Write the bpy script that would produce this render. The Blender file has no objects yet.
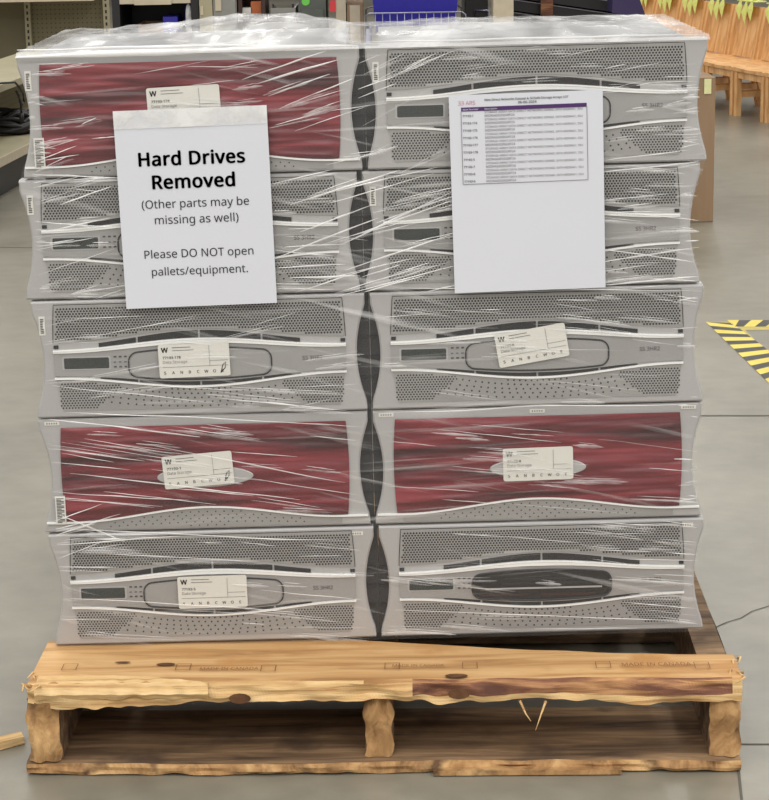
import bpy, bmesh, math, random
from mathutils import Vector, Matrix, noise
random.seed(7)
C = bpy.context.scene.collection
SC = bpy.context.scene
R = math.radians

# ------------------------------------------------------------------ camera
CAM = Vector((0.0165, -3.0315, 1.250)); PITCH = 0.2380; ROLL = -0.0183; FPX = 2130.0
Fd = Vector((0, math.cos(PITCH), -math.sin(PITCH)))
R0 = Vector((1, 0, 0)); U0 = R0.cross(Fd)
Rt = R0*math.cos(ROLL)+U0*math.sin(ROLL); Up = -R0*math.sin(ROLL)+U0*math.cos(ROLL)
cam = bpy.data.objects.new('camera', bpy.data.cameras.new('camera')); C.objects.link(cam)
cam.data.sensor_fit = 'HORIZONTAL'; cam.data.sensor_width = 36; cam.data.lens = FPX/769*36
cam.data.clip_end = 200
m = Matrix((Rt, Up, -Fd)).transposed().to_4x4(); m.translation = CAM
cam.matrix_world = m
SC.camera = cam

def ray(px, py):
    return (Fd + Rt*((px-384.5)/FPX) - Up*((py-400)/FPX)).normalized()
def at_y(px, py, Y):
    d = ray(px, py); return CAM + d*((Y-CAM.y)/d.y)
def at_z(px, py, Z):
    d = ray(px, py); return CAM + d*((Z-CAM.z)/d.z)

# ------------------------------------------------------------------ light
W = bpy.data.worlds.new('hall_light'); SC.world = W; W.use_nodes = True
W.node_tree.nodes['Background'].inputs[0].default_value = (1.0, 0.985, 0.955, 1)
W.node_tree.nodes['Background'].inputs[1].default_value = 0.72
def strip_light(x, y, z, sx, sy, e, col=(1, .97, .92)):
    L = bpy.data.lights.new('ceiling_light', 'AREA'); L.shape = 'RECTANGLE'
    L.size = sx; L.size_y = sy; L.energy = e; L.color = col
    o = bpy.data.objects.new('ceiling_light', L); C.objects.link(o); o.location = (x, y, z)
    return o
for x in (-4.2, -0.9, 2.4, 5.6):
    for y in (-5.5, -1.9, 1.7, 6.0, 10.5, 15):
        strip_light(x, y, 4.6, 0.35, 2.4, 36 if y > -3 else 100)
SC.view_settings.view_transform = 'Standard'; SC.view_settings.look = 'None'
SC.view_settings.exposure = 0.0; SC.view_settings.gamma = 1.0
SC.view_settings.use_curve_mapping = False

# ------------------------------------------------------------------ materials
def lin(c):
    f = lambda v: (v/255)/12.92 if v/255 <= .04045 else ((v/255+.055)/1.055)**2.4
    return (f(c[0]), f(c[1]), f(c[2]), 1)
def new_mat(name):
    M = bpy.data.materials.new(name); M.use_nodes = True
    return M, M.node_tree.nodes, M.node_tree.links, M.node_tree.nodes['Principled BSDF']
def plain(name, c, rough=.5, metal=0., vary=.06, scale=40, bump=0.):
    """plain surface with a little procedural tone variation"""
    M, N, L, P = new_mat(name)
    P.inputs['Roughness'].default_value = rough; P.inputs['Metallic'].default_value = metal
    tc = N.new('ShaderNodeTexCoord'); ns = N.new('ShaderNodeTexNoise'); ns.inputs['Scale'].default_value = scale
    ns.inputs['Detail'].default_value = 3
    L.new(tc.outputs['Object'], ns.inputs['Vector'])
    r = N.new('ShaderNodeValToRGB'); c = lin(c)
    r.color_ramp.elements[0].position = .3; r.color_ramp.elements[1].position = .7
    r.color_ramp.elements[0].color = tuple(v*(1-vary) for v in c[:3])+(1,)
    r.color_ramp.elements[1].color = tuple(min(1, v*(1+vary)) for v in c[:3])+(1,)
    L.new(ns.outputs['Fac'], r.inputs[0]); L.new(r.outputs[0], P.inputs['Base Color'])
    if bump:
        b = N.new('ShaderNodeBump'); b.inputs['Strength'].default_value = bump; b.inputs['Distance'].default_value = .002
        L.new(ns.outputs['Fac'], b.inputs['Height']); L.new(b.outputs[0], P.inputs['Normal'])
    return M
def streaky(name, cols, scale, rough=.6, bump=.3, nscale=1.0, dist=.003, detail=6, spots=None, lo=.34, hi=.68):
    """wood-like or brushed surface: noise stretched along one axis"""
    M, N, L, P = new_mat(name); P.inputs['Roughness'].default_value = rough
    tc = N.new('ShaderNodeTexCoord'); mp = N.new('ShaderNodeMapping'); mp.inputs['Scale'].default_value = scale
    ns = N.new('ShaderNodeTexNoise'); ns.inputs['Scale'].default_value = nscale; ns.inputs['Detail'].default_value = detail
    ns.inputs['Roughness'].default_value = .6; ns.inputs['Distortion'].default_value = .6
    L.new(tc.outputs['Object'], mp.inputs[0]); L.new(mp.outputs[0], ns.inputs['Vector'])
    r = N.new('ShaderNodeValToRGB'); e = r.color_ramp.elements
    n = len(cols)
    while len(e) < n: e.new(.5)
    for i, c in enumerate(cols):
        e[i].position = lo+(hi-lo)*i/(n-1); e[i].color = lin(c)
    L.new(ns.outputs['Fac'], r.inputs[0])
    out = r.outputs[0]
    if spots:
        n2 = N.new('ShaderNodeTexNoise'); n2.inputs['Scale'].default_value = spots[0]; n2.inputs['Detail'].default_value = 4
        L.new(tc.outputs['Object'], n2.inputs['Vector'])
        r2 = N.new('ShaderNodeValToRGB'); r2.color_ramp.elements[0].position = spots[2]; r2.color_ramp.elements[1].position = spots[2]+.15
        L.new(n2.outputs['Fac'], r2.inputs[0])
        mx = N.new('ShaderNodeMix'); mx.data_type = 'RGBA'; mx.inputs[7].default_value = lin(spots[1])
        L.new(r2.outputs[0], mx.inputs[0]); L.new(out, mx.inputs[6]); out = mx.outputs[2]
    L.new(out, P.inputs['Base Color'])
    b = N.new('ShaderNodeBump'); b.inputs['Strength'].default_value = bump; b.inputs['Distance'].default_value = dist
    L.new(ns.outputs['Fac'], b.inputs['Height']); L.new(b.outputs[0], P.inputs['Normal'])
    return M

M = {}
M['silver'] = plain('silver_plastic', (176, 174, 173), .4, .15, .04, 8)
M['silver_dark'] = plain('grey_grille_plastic', (156, 154, 152), .5, .2, .05, 12)
M['silver_mid'] = plain('satin_grey_plastic', (160, 158, 157), .38, .2, .05, 10)
M['white_trim'] = plain('white_trim_plastic', (238, 238, 236), .3, 0, .02)
M['hole'] = plain('dark_perforation', (26, 25, 25), .8)
M['slot'] = plain('black_slot', (30, 28, 28), .6)
M['lcd'] = plain('dark_green_display', (54, 58, 56), .2)
M['black'] = plain('black_plastic', (30, 29, 30), .45)
M['charcoal'] = plain('charcoal_parts_and_gap_shade', (44, 42, 43), .55, 0, .15, 30)  # paints the shade in the gap between units; also colours handle parts
M['steel'] = plain('chassis_steel', (120, 120, 122), .4, .4, .05)
M['red'] = streaky('dark_red_mesh', [(64, 26, 29), (108, 36, 43), (142, 54, 62)], (2.6, 4, 36), .4, .4, 1.0, .004, 4, None, .36, .62)
M['ledred'] = plain('logo_print', (104, 84, 84), .5)
M['ink'] = plain('black_ink', (24, 22, 24), .7)
M['ink_soft'] = plain('faded_grey_ink', (105, 100, 100), .7)
M['ink_grey'] = plain('grey_ink', (70, 66, 68), .7)
M['purple'] = plain('purple_ink', (72, 38, 98), .6)
M['ink_pink'] = plain('pink_pen', (196, 130, 152), .6)
M['paper'] = plain('white_paper', (214, 216, 224), .75, 0, .015, 6)
M['label'] = plain('label_paper', (216, 214, 206), .5, 0, .03, 30)
M['wood'] = streaky('pallet_pine', [(160, 116, 70), (202, 158, 104), (220, 182, 130)], (2.2, 26, 26), .7, .5, 1.4, .004, 8, (9, (188, 138, 82), .56))
M['wood_raw'] = streaky('torn_pale_pine', [(178, 134, 84), (222, 184, 128), (236, 206, 156)], (3, 60, 60), .75, .9, 1.5, .006, 8)
M['wood_bark'] = streaky('brown_wane_wood', [(84, 52, 40), (126, 82, 60), (176, 128, 86)], (3, 40, 40), .8, .8, 1.5, .005, 8)
M['wood_wane'] = streaky('reddish_wane_edge', [(92, 56, 42), (128, 84, 62), (196, 146, 98), (224, 186, 132)], (3, 14, 34), .8, .9, 1.5, .006, 8, None, .36, .66)
M['wood_grey'] = streaky('weathered_pine', [(78, 60, 44), (124, 98, 72), (160, 130, 96)], (3, 30, 30), .8, .6, 1.4, .004, 8, (7, (70, 54, 42), .55))
M['endgrain'] = streaky('stringer_end_grain', [(118, 84, 50), (182, 140, 92), (216, 176, 122)], (16, 20, 9), .8, 1.0, 1.4, .01, 8, (22, (104, 76, 50), .55))
M['knot'] = streaky('wood_knot', [(74, 46, 28), (120, 80, 46)], (30, 30, 30), .7)
M['stamp'] = plain('burned_stamp', (128, 84, 50), .8)
M['chairwood'] = streaky('orange_beech', [(196, 140, 86), (224, 172, 112), (236, 192, 136)], (12, 12, 3), .4, .1, 1.5)
M['cardboard'] = streaky('cardboard', [(140, 114, 88), (158, 132, 104)], (6, 6, 1.5), .85, .1)
M['beige'] = plain('beige_painted_steel', (168, 160, 132), .5, 0, .05, 5)
M['beige_dark'] = plain('olive_beige_panel', (110, 102, 78), .6, 0, .05, 5)
M['greymetal'] = plain('grey_cabinet_steel', (142, 142, 136), .45, .1)
M['greengrey'] = plain('green_grey_cabinet', (86, 92, 84), .5)
M['darkbrown'] = plain('dark_brown_wood', (58, 38, 30), .5)
M['blue'] = plain('blue_plastic', (38, 32, 150), .4)
M['cream'] = plain('cream_painted_post', (196, 184, 160), .6)
M['purplecloth'] = plain('deep_purple_cloth', (44, 30, 78), .6)
M['yellow'] = plain('hazard_yellow', (226, 204, 84), .5, 0, .08, 20)
M['yellow_worn'] = plain('worn_yellow', (186, 170, 92), .6, 0, .12, 60)
M['tag'] = plain('yellow_green_tag', (222, 230, 130), .6)
M['note'] = plain('pale_note', (226, 224, 168), .6)
M['greendot'] = plain('green_dot', (110, 200, 80), .5)
M['redtag'] = plain('red_tag', (214, 60, 66), .5)
M['wire'] = plain('grey_wire', (150, 150, 170), .3, .6)
M['orange'] = plain('orange_goods', (176, 96, 50), .6)
M['dark_wall'] = plain('dark_back_wall', (52, 46, 42), .8)

def floor_mat():
    Mt, N, L, P = new_mat('polished_concrete')
    tc = N.new('ShaderNodeTexCoord')
    a = N.new('ShaderNodeTexNoise'); a.inputs['Scale'].default_value = .9; a.inputs['Detail'].default_value = 7; a.inputs['Roughness'].default_value = .62
    b = N.new('ShaderNodeTexNoise'); b.inputs['Scale'].default_value = 14; b.inputs['Detail'].default_value = 6
    for n in (a, b): L.new(tc.outputs['Object'], n.inputs['Vector'])
    mx = N.new('ShaderNodeMath'); mx.operation = 'MULTIPLY_ADD'; mx.inputs[1].default_value = .35
    L.new(b.outputs['Fac'], mx.inputs[0]); L.new(a.outputs['Fac'], mx.inputs[2])
    r = N.new('ShaderNodeValToRGB'); e = r.color_ramp.elements
    e[0].position = .45; e[0].color = lin((112, 108, 96)); e[1].position = .9; e[1].color = lin((150, 145, 131))
    L.new(mx.outputs[0], r.inputs[0]); L.new(r.outputs[0], P.inputs['Base Color'])
    rr = N.new('ShaderNodeMapRange'); rr.inputs[3].default_value = .22; rr.inputs[4].default_value = .42
    L.new(a.outputs['Fac'], rr.inputs[0]); L.new(rr.outputs[0], P.inputs['Roughness'])
    bp = N.new('ShaderNodeBump'); bp.inputs['Strength'].default_value = .15; bp.inputs['Distance'].default_value = .002
    L.new(b.outputs['Fac'], bp.inputs['Height']); L.new(bp.outputs[0], P.inputs['Normal'])
    return Mt
M['floor'] = floor_mat()

def pegboard_mat():
    Mt, N, L, P = new_mat('pegboard_panel')
    tc = N.new('ShaderNodeTexCoord'); v = N.new('ShaderNodeTexVoronoi'); v.inputs['Randomness'].default_value = 0
    v.inputs['Scale'].default_value = 40
    L.new(tc.outputs['Object'], v.inputs['Vector'])
    r = N.new('ShaderNodeValToRGB'); r.color_ramp.elements[0].position = .10; r.color_ramp.elements[1].position = .16
    r.color_ramp.elements[0].color = lin((56, 50, 38)); r.color_ramp.elements[1].color = lin((122, 114, 88))
    L.new(v.outputs['Distance'], r.inputs[0]); L.new(r.outputs[0], P.inputs['Base Color']); P.inputs['Roughness'].default_value = .6
    return Mt
M['pegboard'] = pegboard_mat()

def film_mat(name, base, lo, hi, gain, angs, rough=.18, bump=.5):
    """clear film: mostly see-through, whitish and glossy where stretched folds gather"""
    Mt, N, L, P = new_mat(name)
    P.inputs['Base Color'].default_value = (.92, .92, .92, 1); P.inputs['Roughness'].default_value = rough
    P.inputs['Specular IOR Level'].default_value = .8
    tc = N.new('ShaderNodeTexCoord'); acc = None
    for (ang, sx, sz, off) in angs:
        rt = N.new('ShaderNodeVectorRotate'); rt.rotation_type = 'Y_AXIS'; rt.inputs['Angle'].default_value = R(ang)
        L.new(tc.outputs['Object'], rt.inputs['Vector'])
        mp = N.new('ShaderNodeMapping'); mp.inputs['Scale'].default_value = (sx, 3, sz); mp.inputs['Location'].default_value = (off, off, off)
        L.new(rt.outputs[0], mp.inputs[0])
        ns = N.new('ShaderNodeTexNoise'); ns.inputs['Scale'].default_value = 1; ns.inputs['Detail'].default_value = 4; ns.inputs['Distortion'].default_value = .35
        L.new(mp.outputs[0], ns.inputs['Vector'])
        if acc is None: acc = ns.outputs['Fac']
        else:
            mx = N.new('ShaderNodeMath'); mx.operation = 'MAXIMUM'
            L.new(acc, mx.inputs[0]); L.new(ns.outputs['Fac'], mx.inputs[1]); acc = mx.outputs[0]
    mr = N.new('ShaderNodeMapRange'); mr.inputs[1].default_value = lo; mr.inputs[2].default_value = hi
    mr.inputs[3].default_value = base; mr.inputs[4].default_value = gain
    L.new(acc, mr.inputs[0])
    bp = N.new('ShaderNodeBump'); bp.inputs['Strength'].default_value = bump; bp.inputs['Distance'].default_value = .004
    L.new(acc, bp.inputs['Height']); L.new(bp.outputs[0], P.inputs['Normal'])
    tr = N.new('ShaderNodeBsdfTransparent'); ms = N.new('ShaderNodeMixShader')
    L.new(mr.outputs[0], ms.inputs[0]); L.new(tr.outputs[0], ms.inputs[1]); L.new(P.outputs[0], ms.inputs[2])
    L.new(ms.outputs[0], N['Material Output'].inputs[0])
    return Mt
M['film'] = film_mat('stretch_film', .035, .60, .80, .42, [(-14, 4, 75, 0), (3, 3, 90, 3.1)])
M['film_top'] = film_mat('stretch_film_layers', .16, .46, .76, .66, [(0, 5, 12, 0), (30, 9, 20, 5)], .25, 1.0)
M['crease'] = film_mat('stretch_film_fold', .45, .35, .65, .95, [(0, 9, 20, 0)], .2, .2)  # gathered film folds; the white opacity also paints highlight glints
M['crease_soft'] = film_mat('stretch_film_band', .08, .35, .70, .42, [(0, 14, 40, 0)], .25, .3)
M['clearbag'] = film_mat('clear_bag', .35, .4, .6, .8, [(20, 20, 20, 0)])

# ------------------------------------------------------------------ mesh helpers
class MB:
    def __init__(s): s.v = []; s.f = []; s.m = []; s.sm = []
    def add(s, vs, fs, mi=0, smooth=False):
        b = len(s.v); s.v += [tuple(v) for v in vs]
        for f in fs: s.f.append([b+i for i in f]); s.m.append(mi); s.sm.append(smooth)
    def box(s, x0, x1, y0, y1, z0, z1, mi=0):
        s.add([(x0,y0,z0),(x1,y0,z0),(x1,y1,z0),(x0,y1,z0),(x0,y0,z1),(x1,y0,z1),(x1,y1,z1),(x0,y1,z1)],
              [(0,3,2,1),(4,5,6,7),(0,1,5,4),(1,2,6,5),(2,3,7,6),(3,0,4,7)], mi)
    def prism(s, pts, yf, yb, mi=0, bev=0.):
        """outline in x,z extruded along y; yf is the front (smaller y)"""
        n = len(pts)
        if bev:
            cx = sum(p[0] for p in pts)/n; cz = sum(p[1] for p in pts)/n
            inn = []
            for i in range(n):
                p = pts[i]; a = pts[i-1]; b = pts[(i+1) % n]
                t = Vector((b[0]-a[0], b[1]-a[1]));
                if t.length < 1e-9: t = Vector((1, 0))
                t.normalize(); nrm = Vector((-t.y, t.x))
                q = (p[0]+nrm.x*bev, p[1]+nrm.y*bev)
                inn.append(q)
            s.add([(p[0], yf, p[1]) for p in inn]+[(p[0], yf+bev, p[1]) for p in pts]+[(p[0], yb, p[1]) for p in pts],
                  [list(range(n))]+[(i, i+n, (i+1) % n+n, (i+1) % n) for i in range(n)]
                  + [(i+n, i+2*n, (i+1) % n+2*n, (i+1) % n+n) for i in range(n)]+[list(range(3*n-1, 2*n-1, -1))], mi)
        else:
            s.add([(p[0], yf, p[1]) for p in pts]+[(p[0], yb, p[1]) for p in pts],
                  [list(range(n))]+[(i, i+n, (i+1) % n+n, (i+1) % n) for i in range(n)]+[list(range(2*n-1, n-1, -1))], mi)
    def band(s, ft, fb, x0, x1, yf, yb, n=24, mi=0):
        xs = [x0+(x1-x0)*i/n for i in range(n+1)]
        s.prism([(x, fb(x)) for x in xs]+[(x, ft(x)) for x in reversed(xs)], yf, yb, mi)
    def tube(s, pts, r, n=6, mi=0, closed=False):
        pts = [Vector(p) for p in pts]; b = []; k = len(pts)
        for i, p in enumerate(pts):
            if closed: t = pts[(i+1) % k]-pts[i-1]
            else: t = pts[min(i+1, k-1)]-pts[max(i-1, 0)]
            t.normalize(); a = t.cross(Vector((0, 0, 1)))
            if a.length < .05: a = t.cross(Vector((1, 0, 0)))
            a.normalize(); c = t.cross(a)
            rr = r(i/(k-1)) if callable(r) else r
            for j in range(n):
                q = 2*math.pi*j/n; b.append(p+a*math.cos(q)*rr+c*math.sin(q)*rr)
        fs = []
        for i in range(k if closed else k-1):
            for j in range(n):
                i2 = (i+1) % k
                fs.append((i*n+j, i*n+(j+1) % n, i2*n+(j+1) % n, i2*n+j))
        if not closed: fs += [list(range(n-1, -1, -1)), list(range((k-1)*n, k*n))]
        s.add(b, fs, mi, True)
    def disc(s, x, z, y, r, n=6, mi=0, sq=1.):
        s.add([(x+r*math.cos(2*math.pi*(j+.5)/n), y, z+sq*r*math.sin(2*math.pi*(j+.5)/n)) for j in range(n)], [list(range(n))], mi)
    def mesh(s, name, mats):
        me = bpy.data.meshes.new(name); me.from_pydata(s.v, [], s.f)
        for q in mats: me.materials.append(q)
        me.polygons.foreach_set('material_index', s.m); me.polygons.foreach_set('use_smooth', s.sm)
        me.update(); return me
    def build(s, name, mats, parent=None, loc=None, rot=None):
        if not isinstance(mats, (list, tuple)): mats = [mats]
        return link(name, s.mesh(name, mats), parent, loc, rot)
def link(name, me, parent=None, loc=None, rot=None):
    o = bpy.data.objects.new(name, me); C.objects.link(o); o.parent = parent
    if loc is not None: o.location = loc
    if rot is not None: o.rotation_euler = rot
    return o
def thing(name, label, cat, loc=(0, 0, 0), rot=(0, 0, 0), group=None):
    o = bpy.data.objects.new(name, None); C.objects.link(o); o.empty_display_size = .05
    o.location = loc; o.rotation_euler = rot
    return tag(o, label, cat, group)
def tag(o, label, cat, group=None):
    o['label'] = label; o['category'] = cat
    if group: o['group'] = group
    return o
def struct(o): o['kind'] = 'structure'; return o

_tc = {}
SANS = None
try:      # Blender's own bundled sans face; the built-in one is used where it is missing
    SANS = bpy.data.fonts.load(bpy.utils.system_resource('DATAFILES', path='fonts')+'/NotoSansHebrew-Regular.woff2')
except Exception:
    SANS = None
def glyphs(txt, bold=0.):
    """flat outline of a piece of lettering at size 1: verts, faces, x0, x1"""
    k = (txt, bold)
    if k in _tc: return _tc[k]
    cu = bpy.data.curves.new('lettering', 'FONT'); cu.body = txt; cu.size = 1; cu.offset = 0; cu.space_character = 1.0+bold*1.6; cu.resolution_u = 3
    if SANS: cu.font = SANS
    o = bpy.data.objects.new('lettering', cu); C.objects.link(o)
    dg = bpy.context.evaluated_depsgraph_get()
    me = bpy.data.meshes.new_from_object(o.evaluated_get(dg))
    vs = [(v.co.x, v.co.y) for v in me.vertices]; fs = [list(p.vertices) for p in me.polygons]
    bpy.data.objects.remove(o); bpy.data.curves.remove(cu); bpy.data.meshes.remove(me)
    x0 = min([v[0] for v in vs] or [0]); x1 = max([v[0] for v in vs] or [1])
    _tc[k] = (vs, fs, x0, x1); return _tc[k]
def write(mb, txt, x, z, y, width=None, size=None, bold=0., mi=0, rot=0., center=True, sx=1.):
    """lettering facing -y; (x,z) is the centre of the baseline, or its left end"""
    vs, fs, x0, x1 = glyphs(txt, bold)
    s = size if size else width/(x1-x0)
    ox = (x0+x1)/2 if center else x0
    c, sn = math.cos(rot), math.sin(rot); out = []
    for a, b in vs:
        p = (a-ox)*s*sx; q = b*s
        out.append((x+p*c-q*sn, y, z+p*sn+q*c))
    mb.add(out, fs, mi)
    if bold:
        for k in range(8):
            a = math.pi*k/4; d = bold*s*.8
            mb.add([(p[0]+d*math.cos(a), p[1], p[2]+d*math.sin(a)*.7) for p in out], fs, mi)

# ------------------------------------------------------------------ the setting
mb = MB(); mb.add([(-16, -6, 0), (16, -6, 0), (16, 26, 0), (-16, 26, 0)], [(0, 1, 2, 3)])
struct(mb.build('floor', M['floor']))
mb = MB(); mb.box(-16, 16, 24, 24.2, 0, 4.8)
struct(mb.build('wall_back', M['dark_wall']))
def floor_line(pix, w, name, mat):
    pts = [at_z(a, b, .0008) for a, b in pix]; vs = []; fs = []
    for i, p in enumerate(pts):
        t = (pts[min(i+1, len(pts)-1)]-pts[max(i-1, 0)]).normalized(); n = Vector((-t.y, t.x, 0))*w/2
        vs += [p+n, p-n]
    for i in range(len(pts)-1): fs.append((2*i, 2*i+1, 2*i+3, 2*i+2))
    q = MB(); q.add(vs, fs); return struct(q.build(name, mat))
M['joint'] = plain('floor_joint', (92, 88, 80), .8)
M['crack'] = plain('floor_crack', (88, 84, 78), .9)
floor_line([(560, 415.5), (800, 415.5)], .010, 'trim_1', M['joint'])
floor_line([(-30, 247), (60, 248)], .010, 'trim_2', M['joint'])
floor_line([(400, 744), (800, 744)], .004, 'trim_3', M['joint'])
floor_line([(731, 700), (743, 812)], .004, 'trim_4', M['joint'])
floor_line([(700, 633), (716, 627), (727, 622), (741, 618), (752, 611), (775, 604)], .0025, 'trim_5', M['crack'])

# ------------------------------------------------------------------ pallet
PAL = thing('wooden_pallet', 'splintered wooden pallet carrying the wrapped stack of arrays', 'pallet', (0.007, -0.17, 0), (0, 0, R(-1.5)))
def lerp_tab(tab, x):
    if x <= tab[0][0]: return tab[0][1]
    for (a, b), (c, d) in zip(tab, tab[1:]):
        if x <= c: return b+(d-b)*(x-a)/(c-a)
    return tab[-1][1]
def board(name, x0, x1, yf, yb, z0, z1, mats, rag=.003, n=150, seed=0, bottom=None, frontmat=None, ends=.006, sag=None):
    """plank along x with ragged front edge; yf, yb, bottom may be functions of x"""
    fy = yf if callable(yf) else (lambda x: yf); by = yb if callable(yb) else (lambda x: yb)
    bz = bottom if bottom else (lambda x: z0)
    q = MB(); rows = 7; cols = []
    for i in range(n+1):
        x = x0+(x1-x0)*i/n
        e0 = ends*noise.noise(Vector((seed, i*3.3, 1))) if i in (0, n) else 0
        nf = lambda k, s=30: noise.noise(Vector((x*s, k*2.7, seed*5.1)))
        zt = z1+.0012*nf(9, 8)+(sag(x) if sag else 0)
        col = [(x, by(x)+rag*.5*nf(11, 12), bz(x)*.5+z0*.5+.0)]
        col.append((x, by(x)+rag*.5*nf(11, 12), zt))
        col.append((x, by(x)*.5+fy(x)*.5, zt+.001*nf(13, 9)))
        col.append((x, fy(x)+.010+rag*nf(1, 15), zt-.0005))
        b = bz(x)+rag*.8*nf(2, 40)
        for k in range(4):
            t = k/3.
            col.append((x, fy(x)+rag*1.3*nf(3+k, 18)+.003*(k == 0), zt-.003-(zt-.003-b)*t))
        col.append((x, fy(x)+.02, b+.001))
        cols.append(col)
    m_ = len(cols[0]); vs = [p for c in cols for p in c]; fs = []; ms = []
    b0 = 0
    for i in range(n):
        for k in range(m_):
            k2 = (k+1) % m_
            fs.append((i*m_+k, (i+1)*m_+k, (i+1)*m_+k2, i*m_+k2))
            x = x0+(x1-x0)*(i+.5)/n
            ms.append(frontmat(x, k) if frontmat else 0)
    fs += [list(range(m_)), list(range((n+1)*m_-1, n*m_-1, -1))]; ms += [0, 0]
    q.v = vs; q.f = fs; q.m = ms; q.sm = [False]*len(fs)
    return q.build(name, mats, PAL)
ZT = .141; ZB = .114
# front deck board: wavy back edge at right, torn front edge
PI_ = Matrix.Rotation(R(1.5), 3, 'Z')
def pal(px, py, z):
    v = PI_ @ (at_z(px, py, z)-PAL.location); return (v.x, v.y)
backtab = [(-.55, .185), (-.10, .186)]+[pal(a, b, ZT) for a, b in ((378, 641), (456, 645.5), (532, 650), (623, 653), (729, 654.5))]
bottab = [(-.52, .112), (-.47, .104), (-.2, .116), (-.05, .112), (.0, .114), (.10, .107), (.22, .113), (.38, .104), (.53, .110)]
fronttab = [(-.52, .004), (-.49, -.002), (-.3, .0), (.05, .002), (.3, .004), (.53, .0)]
def fm(x, k):
    if x < -.03: return 1 if k in (3, 4, 5, 6) else 0
    if .04 < x < .50 and k in (3, 4, 5): return 2
    return 1 if 4 <= k < 7 else 0
board('deck_board', -.512, .512, lambda x: lerp_tab(fronttab, x), lambda x: lerp_tab(backtab, x), ZB, ZT,
      [M['wood'], M['wood_raw'], M['wood_wane']], .006, 220, 1, lambda x: lerp_tab(bottab, x), fm)
# torn pale strand lying along the left front
q = MB(); n = 90; vs = []
for i in range(n+1):
    t = i/n; x = -.50+.25*t
    topy = .036*(1-t**3)+.004*noise.noise(Vector((x*40, 3, 1)))
    zz = ZT+.0025
    w = noise.noise(Vector((x*60, 7, 2)))*.002
    vs += [(x, topy, zz-.001), (x, topy-.004, zz+w), (x, -.004+.003*noise.noise(Vector((x*50, 9, 4))), zz-.004+w), (x, -.009+w*2, ZT-.012), (x, -.004+w, ZT-.02-.006*noise.noise(Vector((x*35, 2, 2)))), (x, .004, ZT-.02)]
q.add(vs, [(i*6+k, (i+1)*6+k, (i+1)*6+(k+1) % 6, i*6+(k+1) % 6) for i in range(n) for k in range(6)]+[tuple(range(6))])
q.build('torn_strand', M['wood_raw'], PAL)['label'] = 'pale torn strand along the front edge'
for i, (y0, y1) in enumerate([(.30, .39), (.47, .56), (.65, .75), (.86, .96), (1.06, 1.19)]):
    board('deck_board', -.51, (.44, .465, .51, .51, .51)[i], y0, y1, ZB+.004, ZT, [M['wood']], .003, 40, 10+i)
# stringers: rough ends
def stringer(xc, w, seed, front=0.):
    q = MB(); nz, nx = 12, 8; vs = []; fs = []
    for j in range(nz+1):
        z = .021+(ZB-.022)*j/nz
        for i in range(nx+1):
            u = i/nx*2-1
            rr = .011*noise.noise(Vector((u*1.6, z*30, seed)))+.0035*noise.noise(Vector((u*6, z*110, seed+9)))
            edge = .006*(abs(u)**4)
            xx = xc+u*w/2+(.006*noise.noise(Vector((z*40, u, seed+4))) if abs(u) > .9 else 0)
            vs.append((xx, front+.008+rr+edge, z))
    for j in range(nz):
        for i in range(nx): a = j*(nx+1)+i; fs.append((a, a+1, a+nx+2, a+nx+1))
    q.add(vs, fs, 0, True)
    b = len(q.v)
    # body: side, top and bottom faces running back
    L_ = [vs[j*(nx+1)] for j in range(nz+1)]; R_ = [vs[j*(nx+1)+nx] for j in range(nz+1)]
    for side, sg in ((L_, -1), (R_, 1)):
        segs = 14; V = []
        for j in range(nz+1):
            for k in range(segs+1):
                t = k/segs; y = side[j][1]+(1.19-side[j][1])*t**2
                x = side[j][0] if k == 0 else xc+sg*w/2+.002*noise.noise(Vector((y*6, side[j][2]*30, seed)))
                V.append((x, y, side[j][2]))
        q.add(V, [((j*(segs+1)+k, (j+1)*(segs+1)+k, (j+1)*(segs+1)+k+1, j*(segs+1)+k+1) if sg < 0 else
                   (j*(segs+1)+k, j*(segs+1)+k+1, (j+1)*(segs+1)+k+1, (j+1)*(segs+1)+k)) for j in range(nz) for k in range(segs)], 1)
    q.add([(xc-w/2, .02, ZB-.001), (xc+w/2, .02, ZB-.001), (xc+w/2, 1.19, ZB-.001), (xc-w/2, 1.19, ZB-.001)], [(0, 1, 2, 3)], 1)
    q.add([(xc-w/2, 1.19, .021), (xc-w/2, 1.19, ZB-.001), (xc+w/2, 1.19, ZB-.001), (xc+w/2, 1.19, .021)], [(0, 1, 2, 3)], 1)
    return q.build('stringer', [M['endgrain'], M['wood_grey']], PAL)
stringer(-.492, .046, 3, -.004); stringer(-.008, .040, 5, .006); stringer(.490, .044, 8, .0)
def fmb(x, k): return 1 if k in (4, 5, 6) else 0
board('bottom_board', -.520, .512, lambda x: .0+.004*math.sin(x*9), .20, .003, .0205, [M['wood_grey'], M['endgrain']], .004, 160, 21, None, fmb)
board('bottom_board', -.508, .508, .53, .65, .003, .0205, [M['wood_grey']], .002, 30, 22)
board('bottom_board', -.508, .508, 1.06, 1.19, .003, .0205, [M['wood_grey']], .002, 30, 23)
# loose strip under the bottom board edge at centre right
q = MB(); q.box(.07, .34, -.012, .004, .002, .009); q.build('split_edge', M['endgrain'], PAL)
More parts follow.
